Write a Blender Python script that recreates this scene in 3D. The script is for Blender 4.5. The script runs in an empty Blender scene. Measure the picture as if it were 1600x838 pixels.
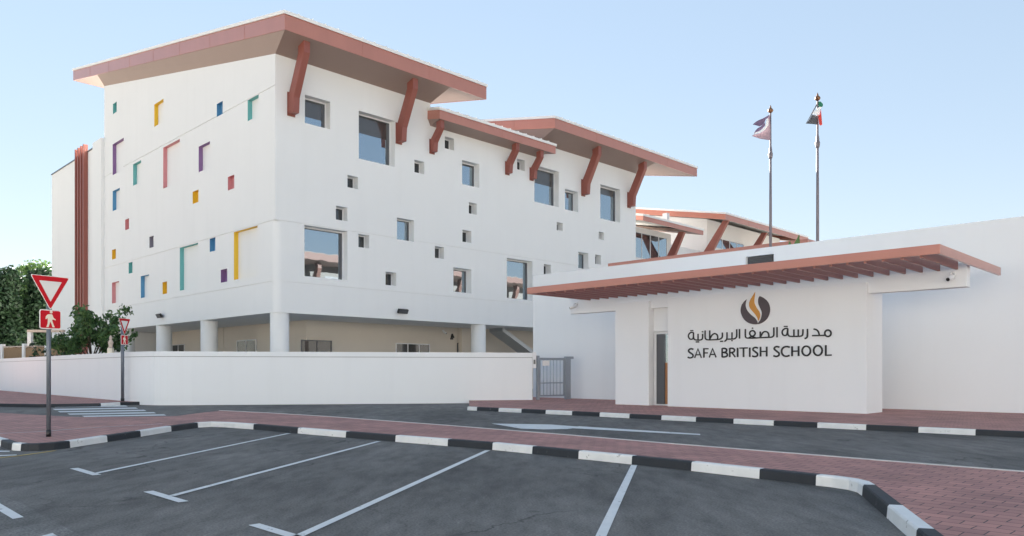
import bpy, bmesh, math, random
from mathutils import Vector, Matrix, noise

# ------------------------------------------------------------------ camera, sky, sun, exposure
S = bpy.context.scene
COL = S.collection
F_PX = 1190.0                      # focal length in pixels of the 1600 px wide photograph
HZ = 580.0                         # horizon row
EYE = 1.6
cam_d = bpy.data.cameras.new('camera')
cam = bpy.data.objects.new('camera', cam_d); COL.objects.link(cam)
cam.location = (0, 0, EYE); cam.rotation_euler = (math.radians(90), 0, 0)
cam_d.sensor_width = 36; cam_d.lens = 36 * F_PX / 1600
cam_d.shift_y = (HZ - 419) / 1600
cam_d.clip_start = 0.1; cam_d.clip_end = 3000
S.camera = cam

SUN_AZ = -26.0                     # degrees from +Y towards -X (behind the school)
SUN_EL = 20.0
w = bpy.data.worlds.new('World'); S.world = w; w.use_nodes = True
nt = w.node_tree
sky = nt.nodes.new('ShaderNodeTexSky'); sky.sky_type = 'NISHITA'; sky.sun_disc = False
sky.sun_elevation = math.radians(SUN_EL); sky.sun_rotation = math.radians(SUN_AZ)
sky.air_density = 1.0; sky.dust_density = 0.0; sky.ozone_density = 2.0
bg = nt.nodes['Background']; bg.inputs[1].default_value = 0.09
hs = nt.nodes.new('ShaderNodeHueSaturation'); hs.inputs['Saturation'].default_value = 1.5; hs.inputs['Hue'].default_value = .5
gm = nt.nodes.new('ShaderNodeGamma'); gm.inputs[1].default_value = .32       # evens out the sky's brightness so the shaded walls get more light
nt.links.new(sky.outputs[0], gm.inputs[0]); nt.links.new(gm.outputs[0], hs.inputs['Color']); tn = nt.nodes.new('ShaderNodeMix'); tn.data_type = 'RGBA'; tn.blend_type = 'MULTIPLY'; tn.inputs[0].default_value = 1; tn.inputs[7].default_value = (1, .972, .985, 1)
nt.links.new(hs.outputs[0], tn.inputs[6]); nt.links.new(tn.outputs[2], bg.inputs[0])
sun_d = bpy.data.lights.new('sun', 'SUN'); sun_d.energy = 5.0; sun_d.angle = math.radians(0.5)
sun_d.color = (1.0, .93, .83)
sun = bpy.data.objects.new('sun', sun_d); COL.objects.link(sun)
sd = Vector((math.sin(math.radians(SUN_AZ)) * math.cos(math.radians(SUN_EL)),
             math.cos(math.radians(SUN_AZ)) * math.cos(math.radians(SUN_EL)), math.sin(math.radians(SUN_EL))))
sun.rotation_euler = sd.to_track_quat('Z', 'Y').to_euler()
sun.location = (-60, 100, 60)
S.view_settings.view_transform = 'Standard'; S.view_settings.look = 'None'
S.view_settings.exposure = 2.72; S.view_settings.gamma = 1.0
S.view_settings.use_curve_mapping = False
S.cycles.max_bounces = 8; S.cycles.diffuse_bounces = 5

# ------------------------------------------------------------------ site axes and measuring helpers
n_ = math.hypot(1180, 1190)
DR = Vector((1180 / n_, 1190 / n_, 0))         # along the long street front, away to the right
DL = Vector((-1190 / n_, 1180 / n_, 0))        # along the side front and the street, away to the left
UP = Vector((0, 0, 1))
C0 = Vector((-14.3, 46.0, 0))                  # ground point under the school's near corner
E0 = Vector((0, 0, 0))

def ray(px, py): return Vector(((px - 800) / F_PX, 1.0, (HZ - py) / F_PX))
def hit(px, py, point, normal):
    d = ray(px, py); o = Vector((0, 0, EYE))
    return o + d * ((point - o).dot(normal) / d.dot(normal))
def gnd(px, py, z=0.0):
    p = hit(px, py, Vector((0, 0, z)), UP); return Vector((p.x, p.y, z))
def on_front(px, py, s=0.0):                   # (t, z) on the long front (plane of constant s)
    p = hit(px, py, C0 + DL * s, DL); return ((p - C0).dot(DR), p.z)
def on_side(px, py, t=0.0):                    # (s, z) on the side front (plane of constant t)
    p = hit(px, py, C0 + DR * t, DR); return ((p - C0).dot(DL), p.z)
def on_gate(px, py, c):                        # (l, z) on a plane of the gatehouse
    p = hit(px, py, DR * c, DR); return (p.dot(DL), p.z)
def B(t, s, z): return C0 + DR * t + DL * s + UP * z
def G(c, l, z): return DR * c + DL * l + UP * z

# ------------------------------------------------------------------ materials
def mat(name, col, rough=.6, metal=0.0, spec=.5, var=.06, scale=1.5, bump=0.0, bscale=40.0, stretch=None, coat=0.0):
    m = bpy.data.materials.new(name); m.use_nodes = True
    t = m.node_tree; p = t.nodes['Principled BSDF']
    p.inputs['Roughness'].default_value = rough; p.inputs['Metallic'].default_value = metal
    p.inputs['Specular IOR Level'].default_value = spec
    p.inputs['Coat Weight'].default_value = coat
    tc = t.nodes.new('ShaderNodeTexCoord')
    src = tc.outputs['Object']
    if stretch:
        mp = t.nodes.new('ShaderNodeMapping'); mp.inputs['Scale'].default_value = stretch
        t.links.new(src, mp.inputs[0]); src = mp.outputs[0]
    nz = t.nodes.new('ShaderNodeTexNoise'); nz.inputs['Scale'].default_value = scale
    nz.inputs['Detail'].default_value = 6; nz.inputs['Roughness'].default_value = .6
    t.links.new(src, nz.inputs['Vector'])
    mx = t.nodes.new('ShaderNodeMix'); mx.data_type = 'RGBA'
    a = [max(0, c * (1 - var)) for c in col] + [1]; b = [min(1, c * (1 + var)) for c in col] + [1]
    mx.inputs[6].default_value = a; mx.inputs[7].default_value = b
    t.links.new(nz.outputs[0], mx.inputs[0]); t.links.new(mx.outputs[2], p.inputs['Base Color'])
    if bump:
        n2 = t.nodes.new('ShaderNodeTexNoise'); n2.inputs['Scale'].default_value = bscale; n2.inputs['Detail'].default_value = 4
        t.links.new(tc.outputs['Object'], n2.inputs['Vector'])
        bp = t.nodes.new('ShaderNodeBump'); bp.inputs['Strength'].default_value = bump; bp.inputs['Distance'].default_value = .02
        t.links.new(n2.outputs[0], bp.inputs['Height']); t.links.new(bp.outputs[0], p.inputs['Normal'])
    return m

M = {}
def streaked(name, col, amt):
    m = mat(name, col, .8, var=.025, scale=.35, bump=.06, bscale=28)
    t = m.node_tree; p = t.nodes['Principled BSDF']; L = t.links.new
    src = p.inputs['Base Color'].links[0].from_socket
    tc = t.nodes.new('ShaderNodeTexCoord'); mp = t.nodes.new('ShaderNodeMapping'); mp.inputs['Scale'].default_value = (.9, .9, .08); L(tc.outputs['Object'], mp.inputs[0])
    n = t.nodes.new('ShaderNodeTexNoise'); n.inputs['Scale'].default_value = 1.4; n.inputs['Detail'].default_value = 5; L(mp.outputs[0], n.inputs['Vector'])
    r = t.nodes.new('ShaderNodeMapRange'); r.inputs[1].default_value = .52; r.inputs[2].default_value = .78; r.inputs[3].default_value = 1; r.inputs[4].default_value = 1 - amt; L(n.outputs[0], r.inputs[0])
    x = t.nodes.new('ShaderNodeMix'); x.data_type = 'RGBA'; x.blend_type = 'MULTIPLY'; x.inputs[0].default_value = 1
    L(src, x.inputs[6]); L(r.outputs[0], x.inputs[7]); L(x.outputs[2], p.inputs['Base Color'])
    return m
M['white'] = streaked('white_render', (.79, .795, .79), .022)
M['white_street'] = streaked('white_street_render', (.78, .80, .815), .025)
M['soffit'] = mat('soffit_board', (.30, .215, .185), .55, var=.06, scale=.5, stretch=(1, 1, 1))
M['copper'] = mat('terracotta_metal', (.47, .19, .14), .34, .25, .6, var=.12, scale=.8, stretch=(1, 1, .3), coat=.4)
M['copper_dark'] = mat('terracotta_slat', (.27, .085, .065), .45, .1, .5, var=.08, scale=2)
M['slat_paint'] = mat('slat_paint', (.34, .145, .12), .45, .1, .5, var=.08, scale=2)
M['roof'] = mat('pale_roof_metal', (.80, .79, .77), .5, .0, .5, var=.04, scale=.6)
M['grey_alu'] = mat('grey_aluminium', (.10, .105, .115), .35, .2, .5, var=.05)
M['white_alu'] = mat('white_aluminium', (.72, .73, .74), .4, 0, .5, var=.02)
M['beige'] = mat('beige_render', (.62, .57, .50), .8, var=.04, scale=.5)
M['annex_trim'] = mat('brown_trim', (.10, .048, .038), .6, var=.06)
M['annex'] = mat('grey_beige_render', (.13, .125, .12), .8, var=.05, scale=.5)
M['tan'] = mat('tan_reflection', (.42, .19, .075), .5, var=.12, scale=3)  # colour of the reflection painted into the entrance door
M['steel'] = mat('galvanised_steel', (.36, .39, .42), .42, .6, .5, var=.1, scale=6)
M['black'] = mat('black_plastic', (.015, .015, .017), .45, var=.1)
M['letter'] = mat('black_lettering', (.012, .012, .014), .35, var=.05)
M['emblem'] = mat('charcoal_plate', (.075, .058, .066), .4, .2, var=.08, scale=3)
M['flame'] = mat('amber_plate', (.56, .26, .045), .4, .1, var=.1, scale=3)
M['sign_red'] = mat('red_sign_sheet', (.55, .006, .015), .5, 0, .25, var=.05)
M['sign_white'] = mat('white_sign_sheet', (.78, .75, .72), .4, var=.03)
M['sign_cream'] = mat('cream_sign_sheet', (.82, .74, .60), .4, var=.03)
M['pole_grey'] = mat('grey_painted_post', (.13, .15, .18), .45, .2, var=.1, scale=4)
M['louver'] = mat('louvre_grey', (.12, .125, .13), .5, .2, var=.05)
M['wood'] = mat('bamboo_screen', (.28, .18, .10), .75, var=.35, scale=10, stretch=(4, 4, .5))
M['bark'] = mat('bark', (.06, .046, .034), .9, var=.3, scale=8)
M['pole_white'] = mat('white_flagpole', (.19, .165, .18), .5, .2, var=.04)
M['pole_dark'] = mat('bronze_finial', (.25, .12, .06), .35, .6, var=.1)
M['line_yellow'] = mat('yellow_road_paint', (.50, .36, .10), .75, var=.2, scale=7)
def chipped(name, paint, under, amount):
    m = mat(name, paint, .7, var=.18, scale=3, bump=.3, bscale=25)
    t = m.node_tree; p = t.nodes['Principled BSDF']; L = t.links.new
    src = p.inputs['Base Color'].links[0].from_socket
    tc = t.nodes.new('ShaderNodeTexCoord'); n = t.nodes.new('ShaderNodeTexNoise'); n.inputs['Scale'].default_value = 6; n.inputs['Detail'].default_value = 9; n.inputs['Roughness'].default_value = .72
    L(tc.outputs['Object'], n.inputs['Vector'])
    r = t.nodes.new('ShaderNodeValToRGB'); r.color_ramp.elements[0].position = amount; r.color_ramp.elements[1].position = amount + .05
    L(n.outputs[0], r.inputs[0])
    x = t.nodes.new('ShaderNodeMix'); x.data_type = 'RGBA'; x.inputs[7].default_value = (*under, 1)
    L(r.outputs[0], x.inputs[0]); L(src, x.inputs[6]); L(x.outputs[2], p.inputs['Base Color'])
    return m
M['kerb_white'] = chipped('white_kerb_paint', (.70, .71, .70), (.34, .34, .33), .61)
M['kerb_black'] = chipped('black_kerb_paint', (.020, .024, .030), (.11, .11, .11), .64)
M['line_white'] = chipped('road_paint', (.66, .67, .66), (.22, .225, .225), .60)
M['kerb_plain'] = mat('pale_concrete', (.55, .52, .50), .8, var=.15, scale=6)
M['stone'] = mat('pale_stone', (.55, .45, .38), .8, var=.1, scale=8)
for nme, c in dict(teal=(.14, .42, .42), yellow=(.74, .47, .03), blue=(.09, .28, .48), purple=(.24, .13, .30),
                   pink=(.60, .25, .27), grey=(.26, .25, .31)).items():
    M['r_' + nme] = mat(nme + '_reveal_paint', c, .6, var=.05)

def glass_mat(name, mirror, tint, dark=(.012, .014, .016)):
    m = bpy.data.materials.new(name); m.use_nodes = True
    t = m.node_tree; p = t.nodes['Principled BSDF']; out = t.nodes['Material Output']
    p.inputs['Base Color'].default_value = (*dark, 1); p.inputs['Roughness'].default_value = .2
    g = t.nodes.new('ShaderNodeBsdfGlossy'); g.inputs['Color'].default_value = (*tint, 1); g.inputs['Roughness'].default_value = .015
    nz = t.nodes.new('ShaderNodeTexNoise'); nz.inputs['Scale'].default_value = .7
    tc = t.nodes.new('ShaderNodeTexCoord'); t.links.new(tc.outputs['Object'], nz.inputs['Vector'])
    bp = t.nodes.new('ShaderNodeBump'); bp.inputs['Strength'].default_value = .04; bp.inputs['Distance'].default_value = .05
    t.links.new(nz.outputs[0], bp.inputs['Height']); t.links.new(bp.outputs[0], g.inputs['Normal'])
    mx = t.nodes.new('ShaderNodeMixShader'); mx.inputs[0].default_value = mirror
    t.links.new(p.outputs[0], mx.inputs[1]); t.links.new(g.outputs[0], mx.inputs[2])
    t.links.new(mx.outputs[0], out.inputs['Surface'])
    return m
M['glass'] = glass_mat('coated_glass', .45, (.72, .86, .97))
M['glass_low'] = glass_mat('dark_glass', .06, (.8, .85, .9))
M['roof_reflection'] = glass_mat('dark_roof_reflection', .07, (.8, .8, .8), (.055, .048, .045))  # dark tone for the window panels imitating a roof reflection

def asphalt(name, base, k):
    m = bpy.data.materials.new(name); m.use_nodes = True
    t = m.node_tree; p = t.nodes['Principled BSDF']; L = t.links.new
    tc = t.nodes.new('ShaderNodeTexCoord')
    def nz(scale, det, st=None):
        n = t.nodes.new('ShaderNodeTexNoise'); n.inputs['Scale'].default_value = scale; n.inputs['Detail'].default_value = det
        n.inputs['Roughness'].default_value = .65
        if st:
            mp = t.nodes.new('ShaderNodeMapping'); mp.inputs['Rotation'].default_value = (0, 0, math.radians(-45)); mp.inputs['Scale'].default_value = st
            L(tc.outputs['Object'], mp.inputs[0]); L(mp.outputs[0], n.inputs['Vector'])
        else: L(tc.outputs['Object'], n.inputs['Vector'])
        return n
    big = nz(.35, 8, (1, .45, 1)); fine = nz(38, 5); mid = nz(2.2, 8, (1.6, .5, 1))
    r1 = t.nodes.new('ShaderNodeValToRGB')
    r1.color_ramp.elements[0].position = .36; r1.color_ramp.elements[1].position = .66
    r1.color_ramp.elements[0].color = (*[c * .62 for c in base], 1); r1.color_ramp.elements[1].color = (*[c * 1.28 for c in base], 1)
    L(big.outputs[0], r1.inputs[0])
    r2 = t.nodes.new('ShaderNodeValToRGB')
    r2.color_ramp.elements[0].position = .30; r2.color_ramp.elements[1].position = .62
    r2.color_ramp.elements[0].color = (.50, .50, .50, 1); r2.color_ramp.elements[1].color = (1.08, 1.08, 1.08, 1)
    L(mid.outputs[0], r2.inputs[0])
    mx = t.nodes.new('ShaderNodeMix'); mx.data_type = 'RGBA'; mx.blend_type = 'MULTIPLY'; mx.inputs[0].default_value = .8
    L(r1.outputs[0], mx.inputs[6]); L(r2.outputs[0], mx.inputs[7])
    # hairline cracks: edges of big wobbling cells, kept only in patches
    wv = t.nodes.new('ShaderNodeTexNoise'); wv.inputs['Scale'].default_value = 1.1; wv.inputs['Detail'].default_value = 6; L(tc.outputs['Object'], wv.inputs['Vector'])
    wa = t.nodes.new('ShaderNodeVectorMath'); wa.operation = 'MULTIPLY_ADD'; wa.inputs[1].default_value = (1.6, 1.6, 0)
    L(wv.outputs['Color'], wa.inputs[0]); L(tc.outputs['Object'], wa.inputs[2])
    vo = t.nodes.new('ShaderNodeTexVoronoi'); vo.feature = 'DISTANCE_TO_EDGE'; vo.inputs['Scale'].default_value = .38; L(wa.outputs[0], vo.inputs['Vector'])
    cr = t.nodes.new('ShaderNodeMapRange'); cr.inputs[1].default_value = .002; cr.inputs[2].default_value = .009; cr.inputs[3].default_value = .45; cr.inputs[4].default_value = 1; L(vo.outputs['Distance'], cr.inputs[0])
    pm = nz(.22, 2); pr = t.nodes.new('ShaderNodeMapRange'); pr.inputs[1].default_value = .50; pr.inputs[2].default_value = .56; L(pm.outputs[0], pr.inputs[0])
    mc = t.nodes.new('ShaderNodeMix'); mc.data_type = 'RGBA'; mc.blend_type = 'MULTIPLY'
    L(pr.outputs[0], mc.inputs[0]); L(mx.outputs[2], mc.inputs[6]); L(cr.outputs[0], mc.inputs[7])
    # oil spots
    sp = nz(.9, 3); so = t.nodes.new('ShaderNodeMapRange'); so.inputs[1].default_value = .66; so.inputs[2].default_value = .74; so.inputs[3].default_value = 1; so.inputs[4].default_value = .55; L(sp.outputs[0], so.inputs[0])
    mo = t.nodes.new('ShaderNodeMix'); mo.data_type = 'RGBA'; mo.blend_type = 'MULTIPLY'; mo.inputs[0].default_value = 1
    L(mc.outputs[2], mo.inputs[6]); L(so.outputs[0], mo.inputs[7]); mx = mo
    r3 = t.nodes.new('ShaderNodeValToRGB')
    r3.color_ramp.elements[0].position = .35; r3.color_ramp.elements[1].position = .7
    r3.color_ramp.elements[0].color = (.55, .55, .55, 1); r3.color_ramp.elements[1].color = (1.6, 1.6, 1.6, 1)
    L(fine.outputs[0], r3.inputs[0])
    m2 = t.nodes.new('ShaderNodeMix'); m2.data_type = 'RGBA'; m2.blend_type = 'MULTIPLY'; m2.inputs[0].default_value = k
    L(mx.outputs[2], m2.inputs[6]); L(r3.outputs[0], m2.inputs[7]); L(m2.outputs[2], p.inputs['Base Color'])
    p.inputs['Roughness'].default_value = .82; p.inputs['Specular IOR Level'].default_value = .35
    bp = t.nodes.new('ShaderNodeBump'); bp.inputs['Strength'].default_value = .5; bp.inputs['Distance'].default_value = .006
    L(fine.outputs[0], bp.inputs['Height']); L(bp.outputs[0], p.inputs['Normal'])
    return m
M['asphalt'] = asphalt('asphalt', (.158, .150, .138), .8)
M['asphalt_old'] = asphalt('old_asphalt', (.19, .183, .17), 1.0)

def pavers(name, c1, c2, mortar, bw, bh):
    m = bpy.data.materials.new(name); m.use_nodes = True
    t = m.node_tree; p = t.nodes['Principled BSDF']; L = t.links.new
    tc = t.nodes.new('ShaderNodeTexCoord')
    mp = t.nodes.new('ShaderNodeMapping'); mp.inputs['Rotation'].default_value = (0, 0, math.radians(45))
    L(tc.outputs['Object'], mp.inputs[0])
    wob = t.nodes.new('ShaderNodeTexNoise'); wob.inputs['Scale'].default_value = 1.5
    L(mp.outputs[0], wob.inputs['Vector'])
    ad = t.nodes.new('ShaderNodeVectorMath'); ad.operation = 'MULTIPLY_ADD'; ad.inputs[1].default_value = (.05, .05, 0)
    L(wob.outputs['Color'], ad.inputs[0]); L(mp.outputs[0], ad.inputs[2])
    br = t.nodes.new('ShaderNodeTexBrick'); br.inputs['Scale'].default_value = 1
    br.inputs['Brick Width'].default_value = bw; br.inputs['Row Height'].default_value = bh
    br.inputs['Mortar Size'].default_value = .007; br.inputs['Mortar Smooth'].default_value = .3; br.inputs['Bias'].default_value = 0
    br.inputs['Color1'].default_value = (*c1, 1); br.inputs['Color2'].default_value = (*c2, 1); br.inputs['Mortar'].default_value = (*mortar, 1)
    L(ad.outputs[0], br.inputs['Vector'])
    n = t.nodes.new('ShaderNodeTexNoise'); n.inputs['Scale'].default_value = .8; n.inputs['Detail'].default_value = 8
    L(tc.outputs['Object'], n.inputs['Vector'])
    r = t.nodes.new('ShaderNodeValToRGB'); r.color_ramp.elements[0].position = .3; r.color_ramp.elements[1].position = .7
    r.color_ramp.elements[0].color = (.78, .78, .80, 1); r.color_ramp.elements[1].color = (1.15, 1.13, 1.13, 1)
    L(n.outputs[0], r.inputs[0])
    mx = t.nodes.new('ShaderNodeMix'); mx.data_type = 'RGBA'; mx.blend_type = 'MULTIPLY'; mx.inputs[0].default_value = 1
    L(br.outputs['Color'], mx.inputs[6]); L(r.outputs[0], mx.inputs[7]); L(mx.outputs[2], p.inputs['Base Color'])
    p.inputs['Roughness'].default_value = .75
    bp = t.nodes.new('ShaderNodeBump'); bp.inputs['Strength'].default_value = .6; bp.inputs['Distance'].default_value = .01; bp.invert = True
    L(br.outputs['Fac'], bp.inputs['Height']); L(bp.outputs[0], p.inputs['Normal'])
    return m
M['sand'] = mat('sand', (.52, .46, .38), .9, var=.12, scale=.3)
M['court'] = mat('pale_court_paving', (.34, .325, .30), .8, var=.08, scale=.6)
M['pavers'] = pavers('red_pavers', (.46, .225, .185), (.35, .17, .15), (.05, .04, .045), .30, .20)

def leaf_mat(name, dark, light):
    m = bpy.data.materials.new(name); m.use_nodes = True
    t = m.node_tree; p = t.nodes['Principled BSDF']; L = t.links.new
    ge = t.nodes.new('ShaderNodeNewGeometry')
    mx = t.nodes.new('ShaderNodeMix'); mx.data_type = 'RGBA'
    mx.inputs[6].default_value = (*dark, 1); mx.inputs[7].default_value = (*light, 1)
    L(ge.outputs['Random Per Island'], mx.inputs[0]); L(mx.outputs[2], p.inputs['Base Color'])
    p.inputs['Roughness'].default_value = .55; p.inputs['Subsurface Weight'].default_value = 0
    tr = t.nodes.new('ShaderNodeBsdfTranslucent'); L(mx.outputs[2], tr.inputs[0])
    ms = t.nodes.new('ShaderNodeMixShader'); ms.inputs[0].default_value = .25
    L(p.outputs[0], ms.inputs[1]); L(tr.outputs[0], ms.inputs[2]); L(ms.outputs[0], t.nodes['Material Output'].inputs['Surface'])
    return m
M['leaf_dark'] = leaf_mat('dark_foliage', (.016, .038, .018), (.040, .085, .035))
M['leaf_mid'] = leaf_mat('green_foliage', (.035, .095, .03), (.11, .20, .065))
M['leaf_light'] = leaf_mat('light_foliage', (.08, .16, .04), (.16, .26, .08))

# ------------------------------------------------------------------ mesh helpers
def bm_new(): return bmesh.new()
def face(bm, pts, mi=0, smooth=False):
    f = bm.faces.new([bm.verts.new(p) for p in pts]); f.material_index = mi; f.smooth = smooth; return f
def link(name, bm, mats, parent=None, merge=0.0, bevel=0.0, recalc=True, smooth=False):
    if merge: bmesh.ops.remove_doubles(bm, verts=bm.verts, dist=merge)
    if recalc: bmesh.ops.recalc_face_normals(bm, faces=bm.faces)
    if smooth:
        for f in bm.faces: f.smooth = True
    me = bpy.data.meshes.new(name); bm.to_mesh(me); bm.free()
    for m in (mats if isinstance(mats, (list, tuple)) else [mats]): me.materials.append(M[m] if isinstance(m, str) else m)
    o = bpy.data.objects.new(name, me); COL.objects.link(o)
    if bevel:
        b = o.modifiers.new('bevel', 'BEVEL'); b.width = bevel; b.segments = 2; b.limit_method = 'ANGLE'; b.angle_limit = math.radians(40)
    if parent: o.parent = parent; o.matrix_parent_inverse = Matrix.Translation(-parent.location) if parent.parent is None else parent.matrix_world.inverted()
    return o
def thing(name, label, cat, loc=(0, 0, 0), group=None):
    o = bpy.data.objects.new(name, None); COL.objects.link(o); o.empty_display_size = .3
    o.location = loc; o['label'] = label; o['category'] = cat
    if group: o['group'] = group
    return o
def tag(o, label, cat, group=None):
    o['label'] = label; o['category'] = cat
    if group: o['group'] = group
    return o
def struct(o): o['kind'] = 'structure'; return o

def hexa(bm, a, mi=0):                         # 8 corners: bottom four then top four
    v = [bm.verts.new(p) for p in a]
    for idx in ((3, 2, 1, 0), (4, 5, 6, 7), (0, 1, 5, 4), (1, 2, 6, 5), (2, 3, 7, 6), (3, 0, 4, 7)):
        f = bm.faces.new([v[i] for i in idx]); f.material_index = mi
def box(bm, org, ex, ey, ez, mi=0):            # box from a corner along three edge vectors
    a = [org, org + ex, org + ex + ey, org + ey]
    hexa(bm, a + [p + ez for p in a], mi)
def gbox(bm, c0, c1, l0, l1, z0, z1, mi=0):
    box(bm, G(c0, l0, z0), DR * (c1 - c0), DL * (l1 - l0), UP * (z1 - z0), mi)
def bbox(bm, t0, t1, s0, s1, z0, z1, mi=0):
    box(bm, B(t0, s0, z0), DR * (t1 - t0), DL * (s1 - s0), UP * (z1 - z0), mi)
def prism(bm, pts, ext, mi=0):                 # extrude a planar polygon
    a = [bm.verts.new(p) for p in pts]; b = [bm.verts.new(p + ext) for p in pts]
    n = len(pts)
    f = bm.faces.new(a); f.material_index = mi
    f = bm.faces.new(b[::-1]); f.material_index = mi
    for i in range(n):
        f = bm.faces.new((a[i], b[i], b[(i + 1) % n], a[(i + 1) % n])); f.material_index = mi
def tube(bm, pts, rads, seg=12, cap=True, mi=0):
    rings = []
    n = len(pts)
    for i, p in enumerate(pts):
        d = (pts[min(i + 1, n - 1)] - pts[max(i - 1, 0)]).normalized()
        ax = d.cross(Vector((0, 1, 0.01))) if abs(d.z) > .5 else d.cross(UP)
        ax.normalize(); ay = d.cross(ax).normalized()
        rr = rads[i] if isinstance(rads, (list, tuple)) else rads
        rings.append([bm.verts.new(p + (ax * math.cos(2 * math.pi * k / seg) + ay * math.sin(2 * math.pi * k / seg)) * rr) for k in range(seg)])
    for a, b in zip(rings, rings[1:]):
        for k in range(seg):
            f = bm.faces.new((a[k], a[(k + 1) % seg], b[(k + 1) % seg], b[k])); f.smooth = True; f.material_index = mi
    if cap:
        for r in (rings[0], rings[-1]):
            f = bm.faces.new(r); f.material_index = mi
def lathe(bm, base, prof, seg=14, mi=0):
    rings = [[bm.verts.new(base + Vector((r * math.cos(2 * math.pi * k / seg), r * math.sin(2 * math.pi * k / seg), z))) for k in range(seg)] for r, z in prof]
    for a, b in zip(rings, rings[1:]):
        for k in range(seg):
            f = bm.faces.new((a[k], a[(k + 1) % seg], b[(k + 1) % seg], b[k])); f.smooth = True; f.material_index = mi
    bm.faces.new(rings[0]).material_index = mi; bm.faces.new(rings[-1]).material_index = mi
def catmull(pts, n=5):
    out = []
    for i in range(len(pts) - 1):
        p0, p1, p2, p3 = pts[max(i - 1, 0)], pts[i], pts[i + 1], pts[min(i + 2, len(pts) - 1)]
        for k in range(n):
            t = k / n
            out.append(tuple(.5 * (2 * p1[j] + (-p0[j] + p2[j]) * t + (2 * p0[j] - 5 * p1[j] + 4 * p2[j] - p3[j]) * t * t + (-p0[j] + 3 * p1[j] - 3 * p2[j] + p3[j]) * t ** 3) for j in (0, 1)))
    out.append(tuple(pts[-1])); return out

# ------------------------------------------------------------------ ground, roads, pavements, kerbs, markings
KH = .147
bm = bm_new()
face(bm, [Vector((-900, -300, -.03)), Vector((900, -300, -.03)), Vector((900, 1500, -.03)), Vector((-900, 1500, -.03))])
struct(link('ground', bm, 'sand'))
bm = bm_new()
face(bm, [Vector((-70, -11, 0)), Vector((60, -11, 0)), Vector((60, 38, 0)), Vector((-70, 100, 0))])
struct(link('road', bm, 'asphalt', recalc=False))

bm = bm_new()                                   # older, paler asphalt of the access lane
face(bm, [gnd(-60, 755, .004), gnd(30, 785, .004), gnd(85, 815, .004), gnd(150, 850, .004), Vector((-2.5, 3.5, .004)), Vector((-9, 3, .004)), Vector((-14, 9, .004))])
struct(link('old_lane', bm, 'asphalt_old'))

def sweep_kerb(name, line, bounds, first_white, width, side, closed_end=True):
    """line: outer foot of the kerb; bounds: arc positions where the paint changes"""
    cum = [0]
    for a, b in zip(line, line[1:]): cum.append(cum[-1] + (b - a).length)
    stops = sorted(set([c for c in cum] + [b for b in bounds if 0 < b < cum[-1]]))
    stops2 = [stops[0]]
    for q in stops[1:]:
        if q - stops2[-1] > .015: stops2.append(q)
    def at(d):
        for i in range(len(line) - 1):
            if d <= cum[i + 1] + 1e-6:
                k = (d - cum[i]) / (cum[i + 1] - cum[i]); return line[i].lerp(line[i + 1], k)
        return line[-1]
    def nrm(d):
        a = at(max(0, d - .12)); b = at(min(cum[-1], d + .12)); t = (b - a).normalized()
        return Vector((-t.y, t.x, 0)) * side
    bm = bm_new()
    rings = []
    for q in stops2:
        p = at(q); n = nrm(q); ch = .022
        rings.append([bm.verts.new(v) for v in (p + UP * -.02, p + n * .012 + UP * (KH - ch), p + n * ch * 1.3 + UP * KH, p + n * width + UP * KH, p + n * width + UP * -.02)])
    for i in range(len(rings) - 1):
        mid = (stops2[i] + stops2[i + 1]) / 2
        k = sum(1 for b in bounds if b < mid)
        mi = 0 if (k % 2 == 0) == first_white else 1
        for j in range(4):
            f = bm.faces.new((rings[i][j], rings[i + 1][j], rings[i + 1][j + 1], rings[i][j + 1])); f.material_index = mi
    for r, e in ((rings[0], 0), (rings[-1], -2)):
        f = bm.faces.new(r); f.material_index = 0
    return struct(link(name, bm, ['kerb_white', 'kerb_black']))
def arc_at(line, px, zed=0.0, off=0):
    """arc position on a kerb line where the photograph's column px meets it"""
    cum = 0; r = (px - 800) / F_PX
    for a, b in zip(line, line[1:]):
        fa = a.x - r * a.y; fb = b.x - r * b.y
        if fa * fb <= 0 and fa != fb:
            return cum + (b - a).length * fa / (fa - fb)
        cum += (b - a).length
    return -1

# --- the paved island with the near sign; kerb line listed from the near right end round to the left
isl_px = [(1415.5, 837), (1385, 809.4), (1348, 776), (1339, 769.5), (1326, 765.8), (1300, 761.8), (1079.7, 736), (940, 721), (771.4, 703.3), (617, 690.5), (540, 684), (465, 677.5), (400, 671.5), (352, 668), (330, 667.2),
          (311, 668.3), (268, 674.5), (219, 682.7), (168, 690.8), (110, 700), (85, 703), (60, 704.8), (45, 705.3), (32, 705), (22, 704.3), (12, 702.3), (0, 697.8)]
isl = [gnd(*p) for p in isl_px]
tail = isl[-1] + (DL * 26)
head = [Vector((2.6, 2.8, 0)), Vector((3.3, 5.45, 0))]
kline = head + isl + [tail]
def cum_of(line, idx):
    return sum((line[i + 1] - line[i]).length for i in range(idx))
h0 = cum_of(kline, 2)
part_r = kline[:2 + 6]                          # right, splayed run
bounds = [h0 * .22, h0 * .62, h0 + .02, h0 + .62, h0 + 1.72]
bounds = []
base_r = [Vector((p.x, p.y, 0)) for p in kline]
cumk = [0]
for a, b in zip(kline, kline[1:]): cumk.append(cumk[-1] + (b - a).length)
def near_arc(q):
    best = None
    for i in range(len(kline) - 1):
        a, b = kline[i], kline[i + 1]; ab = b - a
        k = max(0, min(1, (q - a).dot(ab) / ab.length_squared)); d = (a + ab * k - q).length
        if best is None or d < best[0]: best = (d, cumk[i] + ab.length * k)
    return best[1]
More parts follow.
